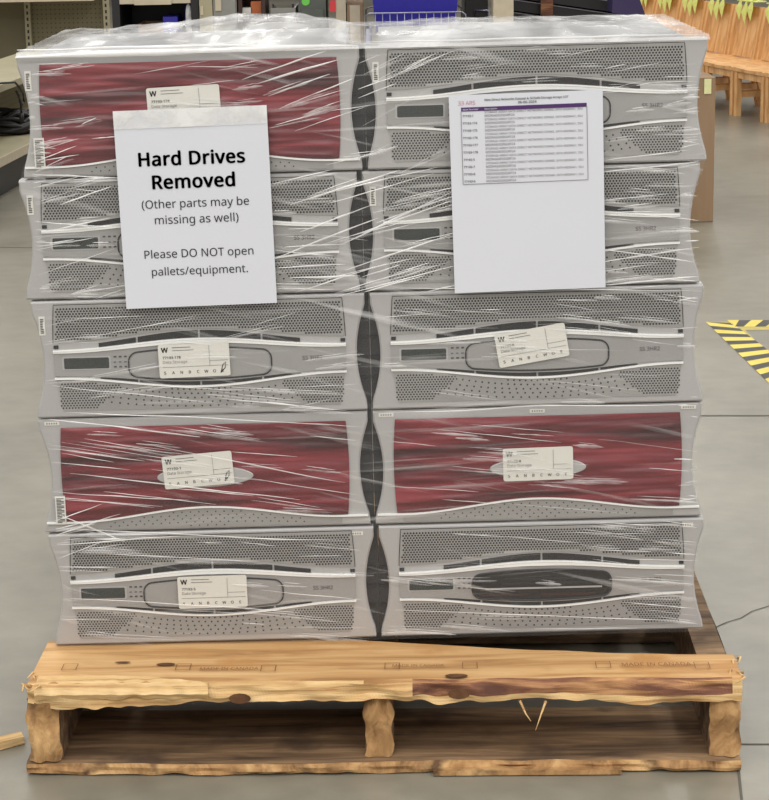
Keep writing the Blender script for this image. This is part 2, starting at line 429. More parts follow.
# knots
for (x, y, r_, s_) in ((.105, .018, .014, .6), (-.32, .075, .012, .5), (-.385, .085, .010, .35)):
    q = MB(); q.add([(x+r_*math.cos(a*.5236)*1.2, y+r_*s_*math.sin(a*.5236), ZT+.0022) for a in range(12)], [tuple(range(12))]); q.build('wood_knot', M['knot'], PAL)
for (x, z) in ((-.205, .121), (.108, .125)):
    q = MB(); q.add([(x+.016*math.cos(a*.5236), -.0075, z+.008*math.sin(a*.5236)) for a in range(12)], [tuple(range(12))]); q.build('wood_knot', M['knot'], PAL)
# splinters
for (a, b, c) in (((.232, -.004, .112), (.224, -.018, .096), (.216, -.03, .078)), ((.195, -.002, .112), (.203, -.012, .096), (.21, -.02, .088))):
    q = MB(); q.tube([a, b, c], lambda t: .0022*(1-.8*t), 5); q.build('splinter', M['wood_raw'], PAL)
for sx, ang in ((.518, .1), (-.505, .4)):
    for k in range(5):
        q = MB(); x = sx+random.uniform(-.012, .008); y = random.uniform(.0, .10)
        q.tube([(x, y, ZT-.004), (x+random.uniform(-.01, .01), y-.012, ZT+.002), (x+random.uniform(-.014, .014), y-.026, ZT-.002)], lambda t: .0028*(1-.7*t), 5)
        q.build('splinter', M['wood_raw'], PAL)
# burned stamps on the front deck board (flat on the top face)
def stamp(txt, xc, yc, w):
    q = MB(); vs, fs, x0, x1 = glyphs(txt, .006); s = w/(x1-x0)
    q.add([(xc+(a-(x0+x1)/2)*s, yc+b*s*1.5, ZT+.0028) for a, b in vs], fs)
    q.build('stamp_mark', M['stamp'], PAL)
def boxmark(x, y, s=.011):
    t = .0011; s2 = s*1.2; z = ZT+.0028
    q = MB(); o_ = [(-s, -s2), (s, -s2), (s, s2), (-s, s2)]; i_ = [(-s+t, -s2+t), (s-t, -s2+t), (s-t, s2-t), (-s+t, s2-t)]
    q.add([(x+a, y+b, z) for a, b in o_+i_], [(k, (k+1) % 4, (k+1) % 4+4, k+4) for k in range(4)]); q.build('stamp_mark', M['stamp'], PAL)
for x, y in ((-.293, .062), (-.168, .054), (-.46, .066), (.125, .058), (.012, .058), (.318, .056), (.46, .05)): boxmark(x, y)
for x, y, w in ((-.225, .048, .085), (.05, .055, .075), (.395, .05, .10)): stamp('MADE IN CANADA', x, y, w)
# scrap of wood on the floor, left
p = at_z(2, 742, .012)
q = MB(); q.add([(-.04, -.008, .0), (.045, -.012, .0), (.052, .012, .0), (-.04, .014, .0), (-.04, -.006, .014), (.045, -.010, .011), (.05, .008, .012), (-.04, .012, .016)],
      [(0, 3, 2, 1), (4, 5, 6, 7), (0, 1, 5, 4), (1, 2, 6, 5), (2, 3, 7, 6), (3, 0, 4, 7)])
o = q.build('wood_scrap', M['wood_raw'], None, (p.x-.012, p.y, .001), (0, 0, R(38)))
tag(o, 'small pale broken wood scrap on the floor left of the pallet', 'wood scrap')

# ------------------------------------------------------------------ storage arrays
H = .1735; ZC = .083
def inset(z): return .0010+.0132*max(0., 1-((z-.084)/.072)**2)
HW = .2425
def bezel_outline(n=22):
    zs = [H*i/n for i in range(n+1)]
    return [(HW-inset(z), z) for z in zs]+[(-HW+inset(z), z) for z in reversed(zs)]
def arch(x, e, c, p=.215): t = min(1, abs(x)/p); return e+(c-e)*(.5+.5*math.cos(math.pi*t))
panel_bot = lambda x: arch(x, .1120, .1285)
w_top = lambda x: arch(x, .1015, .1150)
w_bot = lambda x: w_top(x)-(.0042+.0035*(1-abs(x)/.22))
l_top = lambda x: arch(x, .0605, .0440)
l_bot = lambda x: l_top(x)-.0028
lo_bot = .010
def side_x(z): return .2125+.0055*max(0, 1-((z-.09)/.09)**2)

cache = {}
def chassis_mesh():
    q = MB(); q.box(-.222, .222, .03, .47, .002, H-.003, 0)
    return q.mesh('chassis', [M['steel'], M['charcoal'], M['black']])
def gap_shade_mesh(x1):
    q = MB(); q.box(.2225, x1, .016, .03, .0, H+.0022, 0)  # dark plate added between the columns, standing in for the shaded gap
    for k in range(3): q.box(.2235, .2430, .013, .0159, .045+k*.03, .048+k*.03, 1)
    return q.mesh('gap_shade_plate', [M['charcoal'], M['black']])
def bezel_mesh():
    q = MB(); q.prism(bezel_outline(), 0, .03, 0, .0025)
    return q.mesh('bezel', [M['silver']])
def hexdots(q, test, y, pitch=.0046, row=.0037, r=.0016, mi=1, x0=-.22, x1=.22, z0=0., z1=H):
    j = 0; z = z0
    while z < z1:
        x = x0+(pitch/2 if j % 2 else 0)
        while x < x1:
            if test(x, z): q.disc(x, z, y, r, 6, mi)
            x += pitch
        z += row; j += 1
def upper_grille():
    q = MB(); n = 30; t = .168
    xs = [-1+2*i/n for i in range(n+1)]
    q.prism([(x*side_x(.112), panel_bot(x*.216)) for x in xs]+[(x*side_x(t), t) for x in reversed(xs)], -.0012, .002, 0)
    hexdots(q, lambda x, z: abs(x) < side_x(z)-.004 and panel_bot(x)+.003 < z < t-.003, -.0015, z0=.114)
    # dark outline along the top and sides
    q.prism([(-side_x(t)-.0008, t), (side_x(t)+.0008, t), (side_x(t)+.0008, t+.0008), (-side_x(t)-.0008, t+.0008)], -.0013, .002, 1)
    for s in (-1, 1):
        pts = [(s*(side_x(z)), z) for z in (.112, .125, .14, .155, t)]+[(s*(side_x(z)+.0008), z) for z in (t, .155, .14, .125, .112)]
        if s > 0: pts = pts[::-1]
        q.prism(pts[::-1] if False else pts, -.0013, .002, 1)
    return q.mesh('upper_grille', [M['silver_dark'], M['hole']])
def lower_grille():
    q = MB(); n = 30; xs = [-1+2*i/n for i in range(n+1)]
    q.prism([(x*.208, lo_bot) for x in xs]+[(x*.216, l_bot(x*.216)-.0006) for x in reversed(xs)], -.0010, .002, 0)
    def dense(x, z):
        a = abs(x); lim = .10+.065*(1-(z-.008)/.05)          # slanting inner limit
        return a < .2125-.10*max(0, .02-z) and a > lim and .012 < z < l_bot(x)-.004
    hexdots(q, dense, -.0013, pitch=.0046, row=.0036, r=.0014, z0=.011, z1=.06)
    # fan of sparse dots in the middle
    for j in range(5):
        for i in range(-13, 14):
            z = .038-j*.0062+ (abs(i)/13)**2*.012
            x = i*.0088*(1+.10*j)+(.0044 if j % 2 else 0)
            a = abs(x)
            if z < l_bot(x)-.003 and z > .011 and a < .10+.065*(1-(z-.008)/.05)-.003: q.disc(x, z, -.0013, .0014, 6, 1)
    return q.mesh('lower_grille', [M['silver_dark'], M['hole']])
def trims():
    q = MB()
    q.band(w_top, w_bot, -.2185, .2185, -.0045, .002, 40)
    q.band(lambda x: w_top(x)-.0005, lambda x: w_top(x)-.002, -.2185, .2185, -.0052, -.004, 40)
    a = q.mesh('upper_trim', [M['white_trim']])
    q = MB(); q.band(l_top, l_bot, -.2185, .2185, -.0035, .002, 40)
    return a, q.mesh('lower_trim', [M['white_trim']])
def slots():
    out = []
    def add(f):
        q = MB(); f(q); out.append(q.mesh('air_slot', [M['slot']]))
    for a, b in ((-.150, -.0945), (-.0915, -.0015), (.0015, .0915), (.0945, .150)):
        add(lambda q: q.band(lambda x: max(w_top(x)+.0014, arch(x, .1080, .1260, .2)), lambda x: w_top(x)+.0008, a, b, -.0018, .002, 10))
        add(lambda q: q.band(lambda x: l_top(x)+.0008+.0052*max(0.2, 1-(abs(x)/.165)**2), lambda x: l_top(x)+.0008, a, b, -.0018, .002, 10))
    for sg in (-1, 1):
        for z in (.1035, .0625):
            add(lambda q: q.prism([(sg*.214-.0035, z), (sg*.214+.0035, z), (sg*.214+.0035, z+.005), (sg*.214-.0035, z+.005)], -.0016, .002))
    return out
def mid_panel():
    q = MB()
    q.band(lambda x: w_bot(x)-.0004, lambda x: l_top(x)+.0064-.004*min(1, abs(x)/.2), -.2175, .2175, -.0022, .002, 40)
    return q.mesh('centre_panel', [M['silver_mid']])
def rrect(x0, x1, z0, z1, r, n=5):
    P = []
    for (cx, cz, a) in ((x0+r, z0+r, 180), (x1-r, z0+r, 270), (x1-r, z1-r, 0), (x0+r, z1-r, 90)):
        for k in range(n+1):
            t = R(a+90*k/n); P.append((cx+r*math.cos(t), cz+r*math.sin(t)))
    return P
def bow(P, top, bot): # bend a rounded rectangle: arch above, sag below
    o = []
    for x, z in P:
        t = 1-min(1, abs(x)/.105)**2
        o.append((x, z+(top*t if z > .078 else -bot*t)))
    return o
HP = bow(sum([[p] for p in rrect(-.104, .104, .0585, .0945, .0125, 6)], []), .0, .0)
def dens(P):
    out = []
    for i in range(len(P)):
        a = P[i]; b = P[(i+1) % len(P)]; L = math.hypot(b[0]-a[0], b[1]-a[1]); k = max(1, int(L/.012))
        for j in range(k): out.append((a[0]+(b[0]-a[0])*j/k, a[1]+(b[1]-a[1])*j/k))
    return out
HPD = bow(dens(rrect(-.104, .104, .0595, .0945, .0125, 6)), .0065, .006)
def handle_closed():
    q = MB(); q.tube([(x, -.0030, z) for x, z in HPD], .0011, 6, 1, True)
    q.prism([(x*.975, .077+(z-.077)*.92) for x, z in HPD], -.0030, .0, 0)
    return q.mesh('handle_cover', [M['silver_mid'], M['slot']])
def handle_open():
    q = MB(); q.prism(HPD, -.0026, .0, 0)
    q.tube([(x, -.0036, z) for x, z in HPD], .0014, 6, 1, True)
    # carriers seen inside the opening
    for (x0, x1, z0, z1, m_) in ((-.085, .09, .071, .0735, 3), (-.06, .07, .078, .081, 2), (-.095, -.02, .061, .064, 4), (.0, .08, .060, .0635, 4), (-.04, .05, .0855, .088, 2)):
        q.box(x0, x1, -.0033, -.002, z0, z1, m_)
    return q.mesh('handle_opening', [M['black'], M['charcoal'], M['charcoal'], M['silver'], M['darkbrown']])
def display():
    q = MB(); q.prism(rrect(-.203, -.136, .0735, .0895, .0015, 2), -.0032, .0, 0); q.prism(rrect(-.206, -.133, .0715, .0915, .002, 2), -.0027, .0, 1)
    return q.mesh('display', [M['lcd'], M['silver']])
def leds():
    q = MB()
    for i in range(3):
        for z in (.089, .0815, .074):
            if z == .0815: q.box(-.129+i*.0078, -.1255+i*.0078, -.0030, -.001, z, z+.0012)
            else: q.prism(rrect(-.129+i*.0078, -.1245+i*.0078, z, z+.0022, .001, 2), -.0030, -.001)
    return q.mesh('indicator_lights', [M['ink_grey']])
def logo():
    q = MB(); write(q, 'SS 3HR2', .168, .0785, -.0026, width=.030, bold=.01)
    return q.mesh('printed_logo', [M['ledred']])

def red_panel():
    q = MB(); nx, nz = 120, 60; vs = []
    zb = lambda x: .0175+(.036-.0175)*(.5+.5*math.cos(math.pi*min(1, abs(x)/.2)))
    for j in range(nz+1):
        for i in range(nx+1):
            u = -1+2*i/nx; x = u*.2125; z = zb(x)+(.1605-zb(x))*j/nz; x = u*side_x(z)
            d = .0035*noise.noise(Vector((x*7+z*14, z*95, 2.2)))+.0016*noise.noise(Vector((x*16, z*190, 7)))
            e = min(1, (1-abs(u))*12, j/2, (nz-j)/2)
            vs.append((x, -.0022-(.0015+max(-.0015, d))*e, z))
    q.add(vs, [(j*(nx+1)+i, j*(nx+1)+i+1, (j+1)*(nx+1)+i+1, (j+1)*(nx+1)+i) for j in range(nz) for i in range(nx)], 0, True)
    return q.mesh('red_grille', [M['red']])
def red_rim():
    q = MB(); zb = lambda x: .0155+(.0345-.0155)*(.5+.5*math.cos(math.pi*min(1, abs(x)/.2)))
    q.band(lambda x: zb(x)+.0012, lambda x: zb(x)-.0012, -.2385, .2385, -.0042, .002, 50)
    return q.mesh('lower_trim', [M['white_trim']])
def red_lower():
    q = MB(); zb = lambda x: .0145+(.0325-.0145)*(.5+.5*math.cos(math.pi*min(1, abs(x)/.2)))
    q.band(zb, lambda x: .004, -.20, .20, -.0010, .002, 40, 0)
    for j in range(5):
        for i in range(-12, 13):
            x = i*.0125+(.006 if j % 2 else 0); z = .027-j*.0052-(abs(x)/.15)**2*.004
            if z < zb(x)-.003 and z > .006 and abs(x) < .15: q.disc(x, z, -.0014, .0011, 6, 1)
    return q.mesh('lower_grille', [M['silver_dark'], M['hole']])
def badge():
    q = MB(); P = []
    for k in range(40):
        a = 2*math.pi*k/40; c = math.cos(a); P.append((.073*math.copysign(abs(c)**1.15, c), .082+.0165*math.sin(a)))
    q.prism(P, -.0065, .0, 0, .0012); return q.mesh('oval_badge', [M['silver']])
def end_label(dark=False):
    q = MB(); q.box(-.0045, .0045, -.0006, 0, -.014, .014, 0)
    for k in range(9): q.box(-.0025, .0025*random.choice((.4, 1)), -.0009, -.0005, -.011+k*.0025, -.0095+k*.0025, 1)
    return q.mesh('ear_label', [M['label'], M['ink_grey']])
def serial_label():
    q = MB(); q.box(-.0075, .0075, -.0006, 0, -.022, .022, 0)
    for k in range(17): q.box(-.0055, .0055-.004*(k % 3 == 0), -.0009, -.0005, -.0195+k*.0023, -.0182+k*.0023, 1)
    return q.mesh('serial_label', [M['label'], M['ink_grey']])
def strip_label():
    q = MB(); q.box(-.011, .011, -.0006, 0, -.0028, .0028, 0)
    for k in range(5): q.box(-.008+k*.0035, -.0065+k*.0035, -.0009, -.0005, -.0012, .0012, 1)
    return q.mesh('edge_label', [M['label'], M['ink_soft']])
def get(k, f):
    if k not in cache: cache[k] = f()
    return cache[k]
def asset_label(parent, num, x, z, ang, letters, scrawl=False):
    o = MB(); o.prism(rrect(-.0465, .0465, -.0235, .0235, .003, 3), -.0006, .0)
    lab = o.build('asset_label', M['label'], parent, (x, -.0078, z), (0, -ang, 0)); lab.scale = (1.11, 1, 1.06)
    q = MB(); y = -.0010
    write(q, 'W', -.038, .0125, y, width=.0085, bold=.035)
    write(q, num, -.041, .0035, y, width=.0026*len(num), bold=.02, center=False)
    q.box(-.028, -.004, y, y+.0003, .0185, .0193, 1); q.box(-.028, .0, y, y+.0003, .0145, .0152, 1)
    write(q, 'Data Storage', -.041, -.003, y, width=.032, mi=1, center=False)
    q.box(-.042, .044, y, y+.0003, -.0085, -.0081, 1); q.box(.02, .0204, y, y+.0003, -.008, .020, 1); q.box(.02, .044, y, y+.0003, -.0015, -.0011, 1)
    for k, ch in enumerate(letters): write(q, ch, -.039+k*.0108, -.018, y, size=.0068, bold=.01)
    if scrawl: q.tube([(.034, y, -.019), (.037, y, -.008), (.041, y, -.004), (.040, y, -.012), (.035, y, -.018)], .0005, 4)
    q.build('label_print', [M['ink'], M['ink_soft']], lab)
P_ = .17646; TILT = .0080
def place(name, row, col, label, group, kind):
    """row 0 at the bottom; col -1 left, 1 right"""
    px, py = {4: (364, 110), 3: (361.5, 235), 2: (369, 352), 1: (372, 465), 0: (378, 583)}[row]
    c = at_y(px, py, 0)
    x = c.x+col*.2455
    z = .1435+row*P_+(x+.486)*math.sin(TILT)
    x -= math.sin(TILT)*.085*0
    t = thing(name, label, 'storage array', (x, {4: .0, 3: .002, 2: .0, 1: .003, 0: .001}[row], z), (0, -TILT, 0), group)
    link('chassis', get('ch', chassis_mesh), t); link('gap_shade_plate', get('rc%d' % col, lambda: gap_shade_mesh(.2478 if col < 0 else .2428)), t).scale.x = -col; link('bezel', get('bz', bezel_mesh), t)
    if kind == 'grey' or kind == 'open':
        link('upper_grille', get('ug', upper_grille), t).scale.x = .975; link('lower_grille', get('lg', lower_grille), t).scale.x = .975
        if 'tr' not in cache: cache['tr'] = trims()
        link('upper_trim', cache['tr'][0], t).scale.x = .975; link('lower_trim', cache['tr'][1], t).scale.x = .975
        if 'sl' not in cache: cache['sl'] = slots()
        for me_ in cache['sl']: link('air_slot', me_, t).scale.x = .975
        cp = link('centre_panel', get('mp', mid_panel), t); cp.scale.x = .975
        link('display', get('dp', display), cp); link('indicator_lights', get('ld', leds), cp); link('printed_logo', get('lo', logo), cp)
        if kind == 'open': link('handle_opening', get('ho', handle_open), t)
        else: link('handle_cover', get('hc', handle_closed), t)
    else:
        rp = link('red_grille', get('rp', red_panel), t); rp.scale.x = .975; link('lower_trim', get('rr', red_rim), t)
        link('lower_grille', get('rl', red_lower), t); link('oval_badge', get('bd', badge), rp)
    return t
GU, GR = 'grey-fronted storage arrays in the stack', 'red-fronted storage arrays in the stack'
U = {}
U['1L'] = place('storage_array', 4, -1, 'dark red storage array topping the left column, partly behind the white notice', GR, 'red')
U['1R'] = place('storage_array', 4, 1, 'silver storage array topping the right column, behind the printed list', GU, 'grey')
U['2L'] = place('storage_array', 3, -1, 'silver storage array second from top in left column, behind the white notice', GU, 'grey')
U['2R'] = place('storage_array', 3, 1, 'silver storage array second from top in right column, behind the printed list', GU, 'grey')
U['3L'] = place('storage_array', 2, -1, 'silver storage array in the middle of the left column with label 77193-178', GU, 'grey')
U['3R'] = place('storage_array', 2, 1, 'silver storage array in the middle of the right column with tilted white label 77193-6', GU, 'grey')
U['4L'] = place('storage_array', 1, -1, 'dark red fronted storage array fourth from top in the left column', GR, 'red')
U['4R'] = place('storage_array', 1, 1, 'dark red fronted storage array fourth from top in the right column', GR, 'red')
U['5L'] = place('storage_array', 0, -1, 'silver storage array at bottom left on the pallet with a white label', GU, 'grey')
U['5R'] = place('storage_array', 0, 1, 'silver storage array at bottom right on the pallet with open dark handle hole', GU, 'open')
LT = 'SANBCWOE'
asset_label(U['1L'], '77193-174', -.008, .101, R(2), LT)
asset_label(U['3L'], '77193-178', -.008, .083, R(1.2), LT, True)
asset_label(U['3R'], '77193-6', -.008, .092, R(9), LT)
asset_label(U['4L'], '77193-1', -.010, .093, R(4), LT, True)
asset_label(U['4R'], '77193-8', .0, .089, R(.8), LT)
asset_label(U['5L'], '77193-5', -.001, .081, R(0.5), LT)
for k in ('1L', '1R', '2L', '2R', '3L'): link('ear_label', get('el', end_label), U[k], (-.227, -.0003, .138))
for k in ('1L', '4L'): link('serial_label', get('sn', serial_label), U[k], (-.2235+.007, -.0046, .036))
for k, x in (('4L', -.222), ('4R', -.222), ('4R', .0), ('4R', .222), ('5L', .215), ('5R', .215)):
    link('edge_label', get('st', strip_label), U[k], (x, -.0003 if abs(x) > .1 else -.0003, .1675 if k[0] == '4' else .164))

# ------------------------------------------------------------------ stretch wrap
WR = thing('stretch_wrap', 'clear wrinkled plastic stretch wrap covering the whole stack of arrays', 'plastic wrap', (0, 0, .143))
cx_row = [at_y(378, 583, 0).x, at_y(372, 465, 0).x, at_y(369, 352, 0).x, at_y(361.5, 235, 0).x, at_y(364, 110, 0).x]
HT = 5*P_
def wrap_pt(s, z):
    """s in 0..4 round the stack: front, right, back, left"""
    rf = min(4.999, max(0, z/P_)); r0 = int(rf); fr = rf-r0
    c = cx_row[r0]
    if fr > .85 and r0 < 4: c += (cx_row[r0+1]-c)*(fr-.85)/.3
    if fr < .15 and r0 > 0: c += (cx_row[r0-1]-c)*(.15-fr)/.3
    hw = .4885-.0165*max(0, math.sin(math.pi*min(1, max(0, fr*1.08-.03))))**1.2
    zz = z*(1.0); n1 = lambda a, b, k: noise.noise(Vector((a, b, k)))
    if s <= 1:
        u = -1+2*s; x = c+u*hw; y = -.0095-.0025*n1(x*9, z*40, 1)-.0012*n1(x*20+z*30, z*120, 2)
        y += .0075*max(0, abs(u)-.975)/.025
    elif s <= 2:
        t = s-1; x = c+hw+.006*math.sin(math.pi*min(1, t*3))*0+.003*n1(t*7, z*30, 3); y = .0+.485*t
    elif s <= 3:
        u = 1-2*(s-2); x = c+u*hw; y = .485
    else:
        t = s-3; x = c-hw+.003*n1(t*7, z*30, 5); y = .485*(1-t)
    return (x, y, zz+(x+.486)*math.sin(TILT))
cols = [i/150 for i in range(151)]+[1+i/14 for i in range(1, 15)]+[2+i/10 for i in range(1, 11)]+[3+i/14 for i in range(1, 14)]
q = MB(); nz = 110
vs = [wrap_pt(s, -.0+(HT+.001)*j/nz) for j in range(nz+1) for s in cols]; k = len(cols)
q.add(vs, [(j*k+i, j*k+(i+1) % k, (j+1)*k+(i+1) % k, (j+1)*k+i) for j in range(nz) for i in range(k)], 0, True)
q.build('film_sleeve', M['film'], WR)
# crumpled layers over the top
q = MB(); nx, ny = 120, 80; vs = []; c = cx_row[4]
def topz(u, v):
    x = c+u*.4880; y = -.012+.50*v
    e = min(1, (1-abs(u))*9, (1-v)*5)*min(1, v*5)
    lump = .022*math.exp(-((u+.30)/.42)**2)*math.exp(-((v-.55)/.3)**2)+.006*math.exp(-((u-.38)/.35)**2)*math.exp(-((v-.45)/.3)**2)-.012*math.exp(-((u-.02)/.12)**2)
    w = .006*abs(noise.noise(Vector((x*7, y*9, 1))))+.005*noise.noise(Vector((x*18, y*16, 4)))+.003*noise.noise(Vector((x*44, y*34, 8)))
    d = 0.
    if v < .02: d = -.006
    return (x+.004*noise.noise(Vector((y*30, 2, 5)))*(abs(u) > .97), y+.002*noise.noise(Vector((x*40, 1, 1))), HT+.002+(x+.486)*math.sin(TILT)+max(.0, .004+lump+w)*e+d)
for j in range(ny+1):
    for i in range(nx+1): vs.append(topz(-1+2*i/nx, j/ny))
q.add(vs, [(j*(nx+1)+i, j*(nx+1)+i+1, (j+1)*(nx+1)+i+1, (j+1)*(nx+1)+i) for j in range(ny) for i in range(nx)], 0, True)
q.build('film_top', M['film_top'], WR)

# folds and ropes of bunched film, their white doubling as painted highlights, measured on the front and side of the wrap
q = MB(); FY = -.0128
def crease(p0, p1, w, wav=.4, seg=12, yy=FY, bend=0., mi=0):
    a = at_y(p0[0], p0[1], yy)-WR.location; b = at_y(p1[0], p1[1], yy)-WR.location
    d = b-a; L = d.length
    if L < 1e-4: return
    d.normalize(); n_ = Vector((-d.z, 0, d.x)); sd = random.uniform(0, 99); vs = []
    for i in range(seg+1):
        t = i/seg; e = math.sin(math.pi*min(1, max(.02, t*.96+.02)))**.6
        off = .0022*wav*noise.noise(Vector((t*3+sd, sd, 0)))*(L/.1)+bend*math.sin(math.pi*t)
        p = a+d*(L*t)+n_*off; ww = w*.5*e*(.75+.5*noise.noise(Vector((t*6, sd, 3))))
        vs += [p+n_*ww, p+Vector((0, -ww*.9, 0)), p-n_*ww]
    fs = []
    for i in range(seg):
        for k_ in range(2): fs.append((i*3+k_, (i+1)*3+k_, (i+1)*3+k_+1, i*3+k_+1))
    q.add(vs, fs, mi, True)
def xl(y): return 24+(y-50)*.066
def xr(y): return 700-(y-50)*.006
def clip(a, b):
    o_ = []
    for p_, o2 in ((a, b), (b, a)):
        x = max(xl(p_[1]), min(xr(p_[1]), p_[0]))
        t_ = 0 if abs(o2[0]-p_[0]) < 1 else (x-p_[0])/(o2[0]-p_[0])
        o_.append((x, p_[1]+(o2[1]-p_[1])*t_))
    return o_
def field(x0, x1, y0, y1, n, slope, lens, w, ds=.06, seed=1):
    random.seed(seed)
    for k_ in range(int(n*.62)):
        L = random.uniform(*lens)*(1 if k_ % 2 else .6); sl = slope+random.uniform(-ds, ds)
        x = random.uniform(x0, x1); y = random.uniform(y0, y1)
        a = (max(x0-8, x-L/2), 0); b = (min(x1+8, x+L/2), 0)
        crease(*clip((a[0], y+sl*(a[0]-x)), (b[0], y+sl*(b[0]-x))), random.uniform(*w)*(1 if k_ % 2 else .8))
        if k_ % 2 == 0: crease(*clip((a[0]-6, y+3+sl*(a[0]-x)), (b[0]+6, y+3+sl*(b[0]-x))), random.uniform(3, 8)*.001, yy=FY+.0008, mi=1)
mm = .001
field(278, 452, 170, 290, 20, -.30, (50, 150), (1.2*mm, 3*mm), .07, 2)
field(250, 345, 66, 100, 9, -.36, (40, 110), (1.2*mm, 3*mm), .08, 3)
field(278, 380, 100, 165, 12, -.25, (30, 90), (.8*mm, 2.0*mm), .15, 4)
field(45, 250, 62, 105, 26, -.05, (20, 90), (.7*mm, 1.8*mm), .18, 5)
field(38, 118, 100, 172, 16, -.30, (20, 70), (.7*mm, 2.2*mm), .25, 6)
field(25, 124, 172, 295, 34, -.12, (25, 100), (.8*mm, 2.6*mm), .30, 7)
field(280, 360, 180, 295, 18, .02, (25, 80), (.8*mm, 2.6*mm), .10, 8)
field(366, 450, 50, 165, 20, -.42, (20, 80), (.7*mm, 2.2*mm), .15, 9)
field(372, 452, 170, 290, 12, -.26, (40, 90), (1*mm, 2.8*mm), .06, 10)
field(606, 698, 60, 165, 26, -.14, (15, 70), (.7*mm, 2.0*mm), .14, 11)
field(606, 698, 165, 292, 40, -.02, (25, 90), (.7*mm, 2.6*mm), .14, 12)
field(455, 690, 42, 92, 26, -.10, (15, 60), (.7*mm, 1.6*mm), .16, 13)
field(50, 350, 308, 410, 34, -.10, (20, 120), (.6*mm, 1.5*mm), .22, 14)
field(60, 360, 385, 412, 9, .08, (60, 200), (.9*mm, 2*mm), .03, 15)
field(390, 690, 294, 405, 36, .04, (20, 120), (.6*mm, 1.5*mm), .12, 16)
field(560, 700, 290, 330, 16, .12, (20, 80), (.7*mm, 1.8*mm), .06, 17)
field(60, 355, 425, 515, 46, .11, (30, 170), (.6*mm, 1.8*mm), .07, 18)
field(395, 690, 425, 512, 40, .08, (25, 130), (.6*mm, 1.5*mm), .06, 19)
field(55, 120, 515, 550, 14, -.22, (25, 70), (1*mm, 2.6*mm), .25, 20)
field(60, 360, 530, 640, 40, .05, (20, 150), (.6*mm, 1.8*mm), .07, 21)
field(395, 698, 528, 630, 38, .07, (20, 130), (.6*mm, 1.6*mm), .08, 22)
field(600, 700, 515, 625, 22, .07, (30, 90), (.8*mm, 1.9*mm), .06, 23)
field(682, 702, 60, 500, 40, -.03, (10, 26), (.8*mm, 2.4*mm), .18, 24)
field(22, 50, 70, 420, 26, -.1, (8, 24), (.8*mm, 2.4*mm), .3, 25)
random.seed(40)
# traced long folds; those along row boundaries paint the lit bezel top edges
for (a, b, w) in (((266, 262), (378, 218), 3), ((300, 232), (372, 205), 2.4), ((290, 205), (400, 170), 3), ((340, 245), (452, 192), 3), ((345, 270), (450, 235), 2.6), ((362, 277), (400, 265), 2.2),
                  ((352, 236), (455, 200), 2.6), ((255, 84), (338, 60), 3), ((268, 96), (330, 74), 2.2), ((20, 174), (118, 178), 2.2), ((60, 205), (112, 186), 2), ((45, 232), (110, 218), 2.4), ((38, 222), (120, 228), 1.8),
                  ((290, 278), (360, 276), 3), ((285, 247), (345, 244), 2.4), ((278, 268), (345, 264), 2.6), ((600, 262), (700, 247), 2.6), ((605, 285), (704, 276), 3), ((608, 250), (694, 262), 2), ((604, 172), (700, 162), 2.6),
                  ((606, 160), (690, 150), 2), ((48, 538), (120, 514), 2.8), ((60, 515), (125, 542), 2.6), ((52, 545), (180, 536), 2), ((40, 418), (200, 437), 2.4), ((66, 412), (330, 424), 1.8), ((210, 397), (330, 409), 2.2),
                  ((150, 445), (345, 482), 1.8), ((70, 474), (300, 500), 2), ((400, 288), (690, 290), 1.8), ((385, 412), (698, 403), 2.2), ((55, 529), (345, 541), 1.8), ((395, 610), (696, 622), 1.6), ((70, 598), (300, 612), 1.8)):
    crease(*clip(a, b), w*mm*1.3)
crease((15, 57), (358, 46), .012, .2, 20); crease((17, 51), (300, 44), .007, .5, 20)
crease((368, 42), (708, 34), .004, .3, 20)
q.build('film_creases', [M['crease'], M['crease_soft']], WR)['kind'] = 'stuff'

# ------------------------------------------------------------------ papers on the wrap
def sheet(name, label, cat, corners, curl):
    yy = -.0165
    P = [at_y(a, b, yy) for a, b in corners]        # tl tr br bl
    c = sum(P, Vector())/4
    ux = ((P[1]-P[0])+(P[2]-P[3])).normalized(); ang = math.atan2(ux.z, ux.x)
    t = thing(name, label, cat, (c.x, yy, c.z), (0, -ang, 0))
    w, h = .1085, .1415; q = MB(); n = 10; vs = []
    for j in range(n+1):
        for i in range(n+1):
            u = -1+2*i/n; v = -1+2*j/n
            vs.append((u*w, .0-curl*(max(0, u*v-.6)), v*h))
    k = (n+1)**2
    vs += [(a, b+.0004, d) for a, b, d in vs]
    fs = [(j*(n+1)+i, j*(n+1)+i+1, (j+1)*(n+1)+i+1, (j+1)*(n+1)+i) for j in range(n) for i in range(n)]
    fs += [tuple(k+a for a in reversed(f)) for f in fs]
    q.add(vs, fs, 0, True)
    q.build('paper_sheet', M['paper'], t)
    return t
t = sheet('paper_sign', 'white paper notice reading Hard Drives Removed taped on the left of the stack', 'sign', [(113, 110.7), (266.7, 104.4), (276.8, 304), (126.4, 310)], .002)
y = -.0009; K = 2455.
def L1(txt, zx0, zx1, zy, bold=0.):
    x = ((zx0+zx1)/2-333+(zy-408)*-.052)/K; z = (408-zy+(((zx0+zx1)/2-333)*-.041))/K
    q = MB(); write(q, txt, x, z, y, width=(zx1-zx0)/K, bold=bold); q.build('text_line', M['ink'], t)
L1('Hard Drives', 138, 505, 253, .035); L1('Removed', 185, 470, 334, .035)
L1('(Other parts may be', 145, 520, 402); L1('missing as well)', 190, 483, 458)
L1('Please DO NOT open', 152, 535, 578); L1('pallets/equipment.', 177, 515, 640)
q = MB(); q.box(-.1085, .1085, -.0014, -.0012, .1165, .1425); q.build('clear_tape', M['clearbag'], t)

